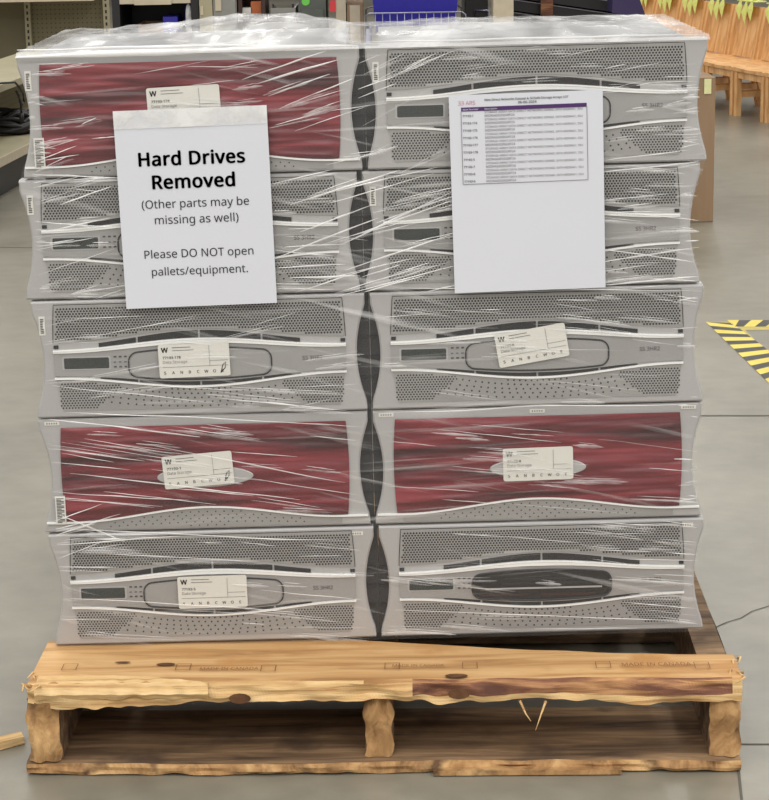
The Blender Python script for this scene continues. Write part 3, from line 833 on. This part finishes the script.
t = sheet('inventory_sheet', 'white printed list with a purple header row taped on the right of the stack', 'paper', [(448.4, 95.5), (603.4, 89.5), (606.4, 287.4), (453.5, 293.4)], .001)
K = .217/517.     # metres per zoomed unit
def T(zx, zy): # zoom coords -> local
    dx = zx-293; dy = 405-zy
    a = R(2.2); return ((dx*math.cos(a)-dy*math.sin(a)*-1*0-dy*.0)*K, (dy-dx*.038)*K)
q = MB(); y = -.0010
x0 = -.0915; x1 = .0855; zt = .1185; zb = .0155
q.box(x0, x1, y+.0002, y+.0004, zt, zt+.0055, 2)
write(q, 'New Direct Networks Dataset & SCISAN Storage Arrays LOT', .001, .1322, y, width=.118, bold=.01)
write(q, '06-06-2024', .002, .1268, y, width=.026, bold=.01)
write(q, 'Asset Number', x0+.002, zt+.0014, y, size=.0042, mi=4, center=False); write(q, 'Description', x0+.033, zt+.0014, y, size=.0042, mi=4, center=False)
write(q, '33 ARS', x0-.004, .1275, y, width=.024, mi=3, center=False)
nums = ['77193-1', '77193-174', '77193-175', '77193-176', '77193-177', '77193-178', '77193-5', '77193-7', '77193-8', '77193-6']
st = (zt-zb)/10
for k_, nm in enumerate(nums):
    zz = zt-st*(k_+1)+.0022
    write(q, nm, x0+.0015, zz, y, size=.0052, bold=.012, center=False)
    write(q, 'STORAGE ARRAY DATA DIRECT NETWORKS DDN60, SATA MIDRA61, SSU', x0+.033, zz+.0045, y, width=.138, mi=1, center=False)
    write(q, 'MIDRA60000GRP24', x0+.033, zz-.0006, y, width=.042, mi=1, center=False)
for (a, b, c_, d) in ((x0-.0006, x0, zb, zt), (x1, x1+.0006, zb, zt), (x0, x1, zb-.0006, zb)): q.box(a, b, y, y+.0003, c_, d, 1)
q.build('list_print', [M['ink'], M['ink_soft'], M['purple'], M['ink_pink'], M['paper']], t)

# ------------------------------------------------------------------ right side: cardboard box, tape, chairs
a = at_z(713, 222, 0); 
ht = at_y(713, 79, a.y).z
t = thing('cardboard_box', 'tall brown cardboard box standing on the floor right of the stack', 'box', (a.x-.22, a.y, 0), (0, 0, 0))
q = MB(); q.box(-.28, .22, 0, .45, .002, ht); q.build('box_body', M['cardboard'], t)
q = MB()
q.box(-.28, .22, 0, .2, ht+.0005, ht+.005); q.build('box_flap', M['cardboard'], t)
p = at_y(707.5, 87, a.y-.002); o = MB(); o.box(-.012, .014, -.001, .001, -.025, .03)
tag(o.build('sticky_note', M['note'], None, (p.x, a.y-.0025, p.z)), 'pale yellow sticky note on the tall cardboard box', 'sticky note')

def hazard(name, label, quad, n, slant, ends=None):
    """tape on the floor: quad of pixel corners a,b (start edge) c,d (end edge)"""
    A, B, Cc, D = [at_z(x, y_, .0012) for x, y_ in quad]
    q = MB(); tot = n
    def P(u, v):
        u = min(1, max(0, u)); e0 = A.lerp(D, u); e1 = B.lerp(Cc, u); return e0.lerp(e1, v)
    for k_ in range(-2, tot+2):
        u0 = k_/tot; u1 = (k_+1)/tot; s = slant/tot
        pts = [P(u0, 0), P(u1, 0), P(u1+s, 1), P(u0+s, 1)]
        if (pts[0]-pts[1]).length+(pts[2]-pts[3]).length < 1e-4: continue
        q.add(pts, [(0, 1, 2, 3)], k_ % 2)
    o = q.build(name, [M['yellow'], M['black']]); return tag(o, label, 'floor tape')
hazard('floor_tape', 'yellow and black striped floor tape running diagonally toward the camera', [(706, 322), (731, 322), (812, 383), (790, 403)], 19, 1.2)
hazard('floor_tape', 'yellow and black striped floor tape running level across the far edge', [(727, 320), (735, 326.5), (812, 326.5), (812, 320)], 7, -1.2)
o = MB()
pl = [at_z(x, y_, .0008) for x, y_ in ((735, 330), (745, 330), (769, 354), (769, 366), (760, 358))]
o.add(pl, [tuple(range(5))]); pl = [at_z(x, y_, .0008) for x, y_ in ((728, 326.5), (812, 326.5), (812, 330), (726, 330))]; o.add(pl, [tuple(range(4))])
tag(o.build('worn_tape_mark', M['yellow_worn']), 'faded worn yellow tape residue inside the taped corner on the floor', 'floor tape')

chair_cache = {}
def chair(loc, rz, label):
    t = thing('wooden_chair', label, 'chair', loc, (0, 0, rz), 'orange wooden chairs in a row')
    def part(name, f, k):
        if k not in chair_cache: chair_cache[k] = f()
        link(name, chair_cache[k], t)
    Wc = .185; D = .17; zs = .262
    def seat():
        q = MB(); q.prism([(-Wc, zs-.022), (Wc, zs-.022), (Wc, zs-.004), (Wc-.02, zs), (.06, zs-.006), (-.06, zs-.006), (-Wc+.02, zs), (-Wc, zs-.004)], -D, D, 0); return q.mesh('seat', [M['chairwood']])
    part('seat', seat, 's')
    def apron():
        q = MB(); q.box(-Wc+.02, Wc-.02, -D+.012, -D+.03, zs-.06, zs-.022); q.box(-Wc+.02, Wc-.02, D-.03, D-.012, zs-.06, zs-.022)
        for s in (-1, 1): q.box(s*(Wc-.03)-.009, s*(Wc-.03)+.009, -D+.03, D-.03, zs-.06, zs-.022)
        return q.mesh('apron', [M['chairwood']])
    part('apron', apron, 'a')
    for i, sx in enumerate((-1, 1)):
        def leg():
            q = MB(); q.box(sx*(Wc-.018)-.016, sx*(Wc-.018)+.016, -D+.005, -D+.035, 0, zs-.022); return q.mesh('leg', [M['chairwood']])
        part('leg', leg, 'lf%d' % i)
        def rleg():
            q = MB(); x = sx*(Wc-.02); y0 = D-.02
            prof = [(y0+.03, 0), (y0, zs*.6), (y0-.0, zs), (y0+.028, .42), (y0+.05, .54)]
            vs = []
            for (yy, z) in prof: vs += [(x-.016, yy-.016, z), (x+.016, yy-.016, z), (x+.016, yy+.016, z), (x-.016, yy+.016, z)]
            fs = [(0, 3, 2, 1), (16, 17, 18, 19)]
            for a_ in range(4):
                for k_ in range(4): fs.append((a_*4+k_, a_*4+(k_+1) % 4, a_*4+4+(k_+1) % 4, a_*4+4+k_))
            q.add(vs, fs); return q.mesh('leg', [M['chairwood']])
        part('leg', rleg, 'lr%d' % i)
    def stre():
        q = MB()
        q.box(Wc-.034, Wc-.016, -D+.036, D-.034, .10, .13)
        return q.mesh('stretcher', [M['chairwood']])
    part('stretcher', stre, 'st'); link('stretcher', chair_cache['st'], t).location.x = -2*Wc+.05
    def bk():
        q = MB()
        def slab(x0, x1, z0, z1, th=.010):
            n_ = 4; vs = []
            for k_ in range(n_+1):
                z = z0+(z1-z0)*k_/n_; yy = D-.02+max(0, (z-zs))*.2
                vs += [(x0, yy-th, z), (x1, yy-th, z), (x1, yy+th, z), (x0, yy+th, z)]
            fs = [(0, 3, 2, 1), tuple(range(n_*4, n_*4+4))]
            for a_ in range(n_):
                for k2 in range(4): fs.append((a_*4+k2, a_*4+(k2+1) % 4, a_*4+4+(k2+1) % 4, a_*4+4+k2))
            q.add(vs, fs)
        slab(-Wc+.03, Wc-.03, .50, .54); slab(-.13, -.008, zs+.0, .50, .007); slab(.008, .13, zs+.0, .50, .007)
        return q.mesh('backrest', [M['chairwood']])
    part('backrest', bk, 'b')
    return t
base = at_z(747, 119, 0)           # foot of a front leg pair
step = Vector((-.10, .375, 0)); face = math.atan2(-step.x, step.y)
names = ['nearest chair of the row, cut by the right picture edge', 'second wooden chair of the row from the right picture edge', 'third wooden chair of the row from the right picture edge', 'fourth wooden chair of the row from the right picture edge',
         'fifth wooden chair of the row from the right picture edge', 'sixth wooden chair of the row from the right picture edge', 'seventh wooden chair of the row, beside the black slatted stack', 'eighth wooden chair, mostly behind the black slatted stack', 'ninth and farthest wooden chair of the row']
fdir = Vector((-step.y, step.x, 0)).normalized()   # facing
if fdir.x > 0: fdir = -fdir
fdir = Vector((-abs(step.y), -abs(step.x), 0)).normalized()
rz = math.atan2(fdir.y, fdir.x)+math.pi/2
NCH = 9
for i in range(NCH):
    p = base+step*(i-1.0)-fdir*.17
    chair((p.x, p.y, 0), rz, names[i])
    # folded tag hanging over the back
    bp = p-fdir*(.17+.04); q = MB()
    for k_ in range(3):
        dx = -.11+.075*k_; dz = -.02*(k_ % 2)
        q.add([(dx, -.058, -.03+dz), (dx+.055, -.060, -.095+dz), (dx+.085, -.058, -.02), (dx+.05, -.045, .03), (dx+.01, .012, .034)], [(0, 1, 2, 3), (0, 3, 4)])
    q.box(-.11, .13, -.05, .02, .012, .018)
    tag(q.build('paper_tag', M['tag'], None, (bp.x, bp.y, .556), (0, 0, rz)),
        'yellow-green paper tag on top of the %s' % ['nearest wooden chair of the row', 'second chair of the row', 'third chair of the row', 'fourth chair of the row', 'fifth chair of the row', 'sixth chair of the row', 'seventh chair of the row', 'eighth chair of the row', 'farthest chair of the row'][i], 'tag', 'paper tags on the chair backs')

# ------------------------------------------------------------------ left: gondola shelving
g0 = at_z(0, 158, .17); g1 = at_z(28, 144, .17)
gd = (g1-g0); gd.z = 0; gd.normalize(); grz = math.atan2(gd.y, gd.x)
# gondola frame: local x along the run, local -y faces the aisle
GO = thing('shelving_unit', 'beige metal gondola shelving with pegboard back at left edge', 'shelving unit', (g0.x, g0.y, 0), (0, 0, grz))
gi = Matrix.Rotation(-grz, 3, 'Z')
def gl(px, py, yloc):      # local x,z where the pixel ray meets the local plane y=yloc
    o_ = gi @ (CAM-GO.location); d_ = gi @ ray(px, py); s = (yloc-o_.y)/d_.y; return o_+d_*s
XL = -1.2; XR = gl(34, 90, .5).x
dep = .5
q = MB(); q.box(XL, XR, dep, dep+.02, .1, gl(8, 72, dep).z); q.build('back_panel', M['pegboard'], GO)
q = MB(); q.box(XL, XR-.02, 0, dep, .135, .165); q.build('base_deck', M['beige'], GO)
q = MB(); q.box(XL, XR-.02, -.008, -.001, .135, .172); q.build('price_strip', M['cream'], GO)
q = MB(); q.box(XL, XR-.03, .03, .05, .002, .134); q.build('kick_plate', M['black'], GO)  # black here stands in for the shadow under the base deck
s1 = gl(8, 84, .1).z
q = MB(); q.box(XL, XR-.03, .12, dep-.001, s1-.03, s1); q.build('shelf', M['beige'], GO)
YG = 9.0
SH = thing('pegboard_shelving', 'tall beige shelving with pegboard back in the upper left corner', 'shelving unit', (at_y(60, 20, YG).x, YG, 0))
def gx(px): return at_y(px, 20, YG).x-SH.location.x
for a_, b_ in ((-60, 28), (29, 104)):
    q = MB(); q.box(gx(a_), gx(b_), 0, .02, .1, 1.5); q.build('back_panel', M['pegboard'] if a_ > 0 else M['beige_dark'], SH)
for x in (gx(28.5), gx(107)):
    q = MB(); q.box(x-.016, x+.016, -.03, -.001, 0, 1.5, 0)
    for k_ in range(40): q.box(x-.005, x+.005, -.0306, -.0299, .1+k_*.034, .118+k_*.034, 1)
    q.build('upright', [M['beige'], M['black']], SH)
z2 = at_y(40, 1.5, YG-.4).z
q = MB(); q.box(gx(-60), gx(104), -.42, -.031, z2, z2+.035); q.build('shelf', M['cream'], SH)
q = MB(); q.box(gx(-60), gx(104), -.42, -.031, .1, .14); q.build('shelf', M['beige'], SH)
# cable pile on the base deck
def w2(px, py, yl):
    l = gl(px, py, yl); return GO.matrix_basis @ l if False else Matrix.Rotation(grz, 3, 'Z') @ l + GO.location
def pile(name, c, n, rx, ry, h, r, label, seed):
    random.seed(seed); q = MB()
    for k_ in range(n):
        ph = random.uniform(0, 6); rr = random.uniform(.5, 1); zz = random.uniform(.0, h); pts = []
        for a_ in range(26):
            th = ph+a_*.30; pts.append((rx*rr*math.cos(th)+.02*math.sin(3*th), ry*rr*math.sin(th), r+zz*(.6+.4*math.sin(th*1.7+k_))))
        q.tube(pts, r, 6)
    return tag(q.build(name, M['black'], None, c), label, 'cables')
GO_R = Matrix.Rotation(grz, 3, 'Z')
c_ = w2(6, 138, .22)
pile('cable_pile', (c_.x, c_.y, .166), 16, .17, .13, .10, .011, 'tangled pile of black cables on the base deck of the beige shelving', 3)
p = w2(6, 88, .12); q = MB()
pts = []
for a_ in range(22):
    t_ = a_/21; th = -2.6+t_*4.6
    pts.append((.10*math.cos(th)-.02, -.06-.01*math.sin(th), .02-.05*t_+.055*math.sin(th)))
q.tube([(-.16, .05, .008), (-.12, -.02, .010), (-.05, -.055, .006)]+[(.0, -.06, -.02), (.05, -.062, -.05), (.07, -.06, -.09), (.03, -.06, -.10), (-.02, -.06, -.06), (-.06, -.06, -.03), (-.02, -.06, -.05), (.01, -.06, -.10), (.012, -.06, -.14)], .005, 6)
q.tube([(.012, -.06, -.135), (.012, -.06, -.175)], .011, 6)
tag(q.build('power_cord', M['black'], None, (p.x, p.y, s1+.002), (0, 0, grz)), 'black power cord with plug dangling off the middle beige shelf', 'cord')

# ------------------------------------------------------------------ far objects behind the stack
Y0 = 5.4
def X(px, Y=Y0, py=15): return at_y(px, py, Y).x
def Z(py, Y=Y0, px=300): return at_y(px, py, Y).z
def body(name, label, cat, x0, x1, ztop, mat, Y=Y0, depth=.45, part_name='cabinet_body'):
    t = thing(name, label, cat, ((x0+x1)/2, Y, 0)); w = (x1-x0)/2
    q = MB(); q.box(-w, w, 0, depth, .0, ztop); q.build(part_name, mat, t); return t, w
# dark shelving with box, blue bag
t = thing('shelving_unit', 'black open shelving unit with a white shelf edge, behind the left column', 'shelving unit', (X(155.5), Y0, 0)); w = (X(195)-X(116))/2; zs_ = Z(33)-.02
q = MB(); q.box(-w, w, .42, .45, 0, 1.3); q.build('back_panel', M['black'], t)
for s in (-1, 1):
    q = MB(); q.box(s*w-.015, s*w+.015, 0, .42, 0, 1.3); q.build('side_panel', M['black'], t)
for z in (.25, zs_-.02): q = MB(); q.box(-w+.016, w-.016, .0, .42, z, z+.02); q.build('shelf', M['black'], t)
zz = Z(1); q = MB(); q.box(-w+.016, w-.016, .0, .42, zz, zz+.02); q.box(X(135)-t.location.x, X(172)-t.location.x, -.008, -.001, zz-.004, zz+.024); q.build('shelf', [M['cream']], t)
x0, x1 = X(137), X(163)
o = thing('cardboard_box', 'small open cardboard box on the black shelving', 'box', ((x0+x1)/2, Y0+.03, zs_+.001)); hw = (x1-x0)/2; hb = Z(22)-zs_
q = MB()
for (a_, b_, c_, d_) in ((-hw, hw, 0, .006), (-hw, hw, .2, .206), (-hw, -hw+.006, .006, .2), (hw-.006, hw, .006, .2)): q.box(a_, b_, c_, d_, 0, hb)
q.box(-hw, hw, 0, .206, 0, .005); q.build('box_body', M['cardboard'], o)
q = MB(); q.box(hw+.0005, hw+.003, 0, .2, hb-.04, hb); q.build('box_flap', M['label'], o)
def blob(name, mat, px0, px1, py0, py1, Y, label, cat, seed, zbase):
    x0, x1 = X(px0, Y), X(px1, Y); z1 = Z(py0, Y); q = MB(); nu, nv = 24, 14; vs = []
    rx = (x1-x0)/2; hz = z1-zbase
    for j in range(nv+1):
        t_ = j/nv; prof = math.sin(math.pi*(.12+.80*t_))**.6*(1-.25*t_) if 0 < j < nv else .0
        for i in range(nu):
            a_ = 2*math.pi*i/nu; rr = rx*prof*(1+.22*noise.noise(Vector((math.cos(a_)*2, math.sin(a_)*2, t_*4+seed))))
            vs.append((rr*math.cos(a_), rr*.7*math.sin(a_), hz*t_))
    q.add(vs, [(j*nu+i, j*nu+(i+1) % nu, (j+1)*nu+(i+1) % nu, (j+1)*nu+i) for j in range(nv) for i in range(nu)], 0, True)
    return tag(q.build(name, mat, None, ((x0+x1)/2, Y+.14, zbase)), label, cat)
q = MB(); q.box(-.028, .028, 0, .2, 0, Z(15)-zs_)
tag(q.build('blue_case', M['blue'], None, (X(169.5), Y0+.02, zs_+.001)), 'blue box on the black shelving beside the small cardboard box', 'box')
blob('blue_bag', M['blue'], 180, 191, 2, 28, Y0-.0, 'crumpled blue bag on the black shelving, right of the blue box', 'bag', 3, zs_+.001)
x_ = X(186); q = MB(); q.box(-.045, .045, -.012, -.002, .02, .10)
blob('plastic_bag', M['clearbag'], 179, 188, 4, 24, Y0-.2, 'clear crumpled plastic bag in front of the blue bag', 'bag', 9, zs_+.001).location.y = Y0+.035
# grey cabinet
t, w = body('steel_cabinet', 'pale grey steel cabinet with a dark latch behind the left column', 'cabinet', X(200), X(237), 1.2, M['greymetal'])
for (a_, b_) in ((200, 213), (214, 236)):
    q = MB(); q.box(X(a_)-t.location.x, X(b_)-t.location.x, -.018, -.001, .05, 1.15); q.build('door', M['greymetal'] if a_ > 210 else M['beige'], t)
q = MB(); q.box(X(216)-t.location.x, X(222)-t.location.x, -.024, -.019, Z(9), .95); q.box(X(201)-t.location.x, X(204)-t.location.x, -.024, -.019, Z(13), Z(4)); q.build('latch', M['cream'], t)
# brown bookcase
t = thing('bookcase', 'dark brown bookcase with small orange goods behind the stack', 'bookcase', (X(252), Y0, 0)); w = (X(266)-X(239))/2
q = MB(); q.box(-w, w, .3, .32, 0, 1.1); q.box(-w, -w+.015, 0, .3, 0, 1.1); q.box(w-.015, w, 0, .3, 0, 1.1); q.build('carcass', M['darkbrown'], t)
zsh = Z(13)-.02
for z in (.3, zsh): q = MB(); q.box(-w+.016, w-.016, 0, .29, z, z+.018); q.build('shelf', M['darkbrown'], t)
q = MB(); q.box(-.02, .02, 0, .06, 0, .022)
tag(q.build('small_carton', M['label'], None, (X(246.5), Y0+.02, zsh+.020)), 'small pale carton on the dark brown bookcase', 'box')
q = MB(); q.box(-.02, .02, 0, .06, 0, .045)
tag(q.build('orange_carton', M['orange'], None, (X(256), Y0+.02, zsh+.020)), 'small orange carton on the dark brown bookcase', 'box')
# desk with trays
t, w = body('black_cabinet', 'low black cabinet carrying grey letter trays behind the stack', 'cabinet', X(268), X(298), Z(16), M['black'])
tx, ty = t.location.x, Y0
t = thing('letter_tray', 'grey letter tray on the low black cabinet', 'tray', (tx, ty+.02, Z(16)+.001))
q = MB(); q.box(-w+.01, w-.01, 0, .3, 0, .006); q.box(-w+.01, w-.01, .0, .006, .006, .03); q.box(-w+.01, -w+.016, .006, .3, .006, .03); q.box(w-.016, w-.01, .006, .3, .006, .03); q.build('tray', M['greymetal'], t)
for s in (-1, 1): q = MB(); q.box(s*(w-.02)-.004, s*(w-.02)+.004, .01, .018, .03, .045); q.build('riser', M['black'], t)
# filing cabinet
t, w = body('filing_cabinet', 'green-grey filing cabinet with a round green sticker on top', 'cabinet', X(299), X(326), 1.0, M['greengrey'])
for z in (.1, .38, .66):
    q = MB(); q.box(-w+.01, w-.01, -.016, -.001, z, z+.26 if z < .6 else Z(9)); d_ = q.build('drawer', M['greengrey'], t)
    q = MB(); q.box(-.03, .03, -.026, -.0165, z+.12 if z < .6 else .68, z+.13 if z < .6 else .69); q.build('handle', M['black'], d_)
q = MB(); q.disc(0, 0, 0, .016, 16); q.build('sticker', M['greendot'], t, (X(306)-t.location.x, -.003, Z(1.5)))
# pole with red tag, behind a cream panel
t, w = body('cream_panel', 'narrow cream cabinet with a red tag beside the green-grey filing cabinet', 'cabinet', X(336), X(346), 1.3, M['cream'], Y0)
q = MB(); q.prism(rrect(-.012, .012, -.025, .02, .008, 4), -.003, .0); q.build('red_tag', M['redtag'], t, (-w-.012, -.003, Z(6)))
# brown carton stack
t, w = body('cardboard_box', 'plain cardboard carton standing left of the blue bin', 'box', X(347), X(363), Z(6), M['cardboard'], Y0, .4, 'box_body')
q = MB(); q.box(-.02, .02, -.002, 0, .1, Z(6)-.001); q.build('packing_tape', M['cream'], t)
# wire cart with blue bin
YB = 5.2
xc = (X(368, YB)+X(463, YB))/2; hw = (X(463, YB)-X(368, YB))/2; zb_ = Z(26, YB)-.035
t = thing('wire_cart', 'grey wire basket cart holding the blue plastic bin', 'cart', (xc, YB, 0))
for sx in (-1, 1):
    for yy in (0, .42):
        q = MB(); q.tube([(sx*(hw+.0), yy, .0), (sx*(hw+.0), yy, zb_+.02)], .012, 8); q.build('leg', M['wire'], t)
zr = Z(12.5, YB, 415)
q = MB()
for yy in (-.005, .425):
    q.tube([(-hw-.01, yy, zb_), (-hw-.01, yy, zr-.01), (-hw+.005, yy, zr), (hw-.005, yy, zr), (hw+.01, yy, zr-.01), (hw+.01, yy, zb_), (-hw-.01, yy, zb_)], .0035, 6)
    for k_ in range(1, 13): x = -hw+2*hw*k_/13; q.tube([(x, yy, zb_), (x, yy, zr)], .002, 5)
for k_ in range(14): x = -hw+2*hw*k_/13; q.tube([(x, -.005, zb_), (x, .425, zb_)], .0025, 5)
q.build('wire_basket', M['wire'], t)
t = thing('storage_bin', 'bright blue plastic bin in the wire cart behind the stack', 'bin', (xc, YB, zb_+.004))
q = MB(); hb = .26; b_ = hw-.03
vs = [(-b_, .03, 0), (b_, .03, 0), (b_, .39, 0), (-b_, .39, 0), (-hw+.005, .008, hb), (hw-.005, .008, hb), (hw-.005, .41, hb), (-hw+.005, .41, hb)]
vs += [(v[0]*.97, .21+(v[1]-.21)*.95, v[2]+(.005 if v[2] == 0 else 0)) for v in vs]
q.add(vs, [(0, 3, 2, 1), (0, 1, 5, 4), (1, 2, 6, 5), (2, 3, 7, 6), (3, 0, 4, 7), (8, 9, 10, 11), (8, 12, 13, 9), (9, 13, 14, 10), (10, 14, 15, 11), (11, 15, 12, 8), (4, 5, 13, 12), (5, 6, 14, 13), (6, 7, 15, 14), (7, 4, 12, 15)]); q.build('bin_body', M['blue'], t)
q = MB(); q.box(-hw-.004, hw+.004, -.002, .006, hb-.03, hb); q.box(-hw-.004, hw+.004, .412, .42, hb-.03, hb); q.build('bin_rim', M['blue'], t)
# dark cabinet and small wire loop
t, w = body('black_cabinet', 'tall black cabinet between the blue bin and the cream post', 'cabinet', X(466), X(488), 1.1, M['black'], Y0)
q = MB(); q.tube([(-.01, -.01, Z(26)-.05), (-.01, -.01, Z(13.5)), (.04, -.01, Z(13.5)), (.045, -.01, Z(15)), (.045, -.01, Z(26)-.05)], .004, 6); q.build('handle', M['wire'], t)
t, w = body('support_post', 'cream square post right of the black cabinet', 'post', X(490), X(509.5), 1.6, M['cream'], Y0-.25, .16, 'post_shaft')
q = MB(); q.box(-w-.004, w+.004, -.02, .18, 0, .02); q.build('base_plate', M['greymetal'], t)
# black slatted stack with purple cloth
YS = 6.0
t = thing('slatted_stack', 'black slatted panels leaning in a low stack behind the right column', 'panel stack', (X(512, YS), YS, 0))
xl = 0; xr = X(655, YS, 26)-X(512, YS); zR = Z(27, YS, 655); 
q = MB(); q.box(0, xr-.02, .05, .5, 0, zR-.12); q.build('stack_base', M['black'], t)
q = MB()
def sl(z0_, x, k_): return z0_-.16*x
for k_ in range(9):
    z0_ = zR+.16*xr-.10+.052*k_
    x1_ = xr-.0-.022*k_
    q.prism([(0, z0_-.022), (x1_, sl(z0_, x1_, 0)-.022), (x1_, sl(z0_, x1_, 0)+.02), (0, z0_+.02)], .02-.012*0+.03*k_*.5, .5)
    q.prism([(0, z0_+.020), (x1_, sl(z0_, x1_, 0)+.020), (x1_, sl(z0_, x1_, 0)+.023), (0, z0_+.023)], .016+.03*k_*.5, .5, 1)  # thin paler strip along the top edge of each slat
q.build('slats', [M['black'], plain('pale_slat_line', (120, 116, 124), .4)], t)
xx = X(620, YS, 6); q = MB()
q.add([(-.06, -.01, .0), (.06, -.01, -.03), (.075, -.01, -.01), (.05, .0, .06), (-.055, .0, .07), (-.06, .2, .0), (.06, .2, -.03), (.075, .2, -.01), (.05, .2, .06), (-.055, .2, .07)],
      [(0, 1, 2, 3, 4), (9, 8, 7, 6, 5), (0, 5, 6, 1), (1, 6, 7, 2), (2, 7, 8, 3), (3, 8, 9, 4), (4, 9, 5, 0)])
tag(q.build('folded_cloth', M['purplecloth'], None, (xx, YS-.24, Z(9, YS, 618))), 'deep purple folded cloth on the black slatted stack', 'cloth')
xx = X(547, YS, 6); q = MB(); q.box(-.025, .025, -.004, .02, -.06, .06)
tag(q.build('brown_strap', M['wood_bark'], None, (xx, YS+.0, Z(4, YS, 547))), 'reddish brown strap hanging on the black slatted stack', 'strap')
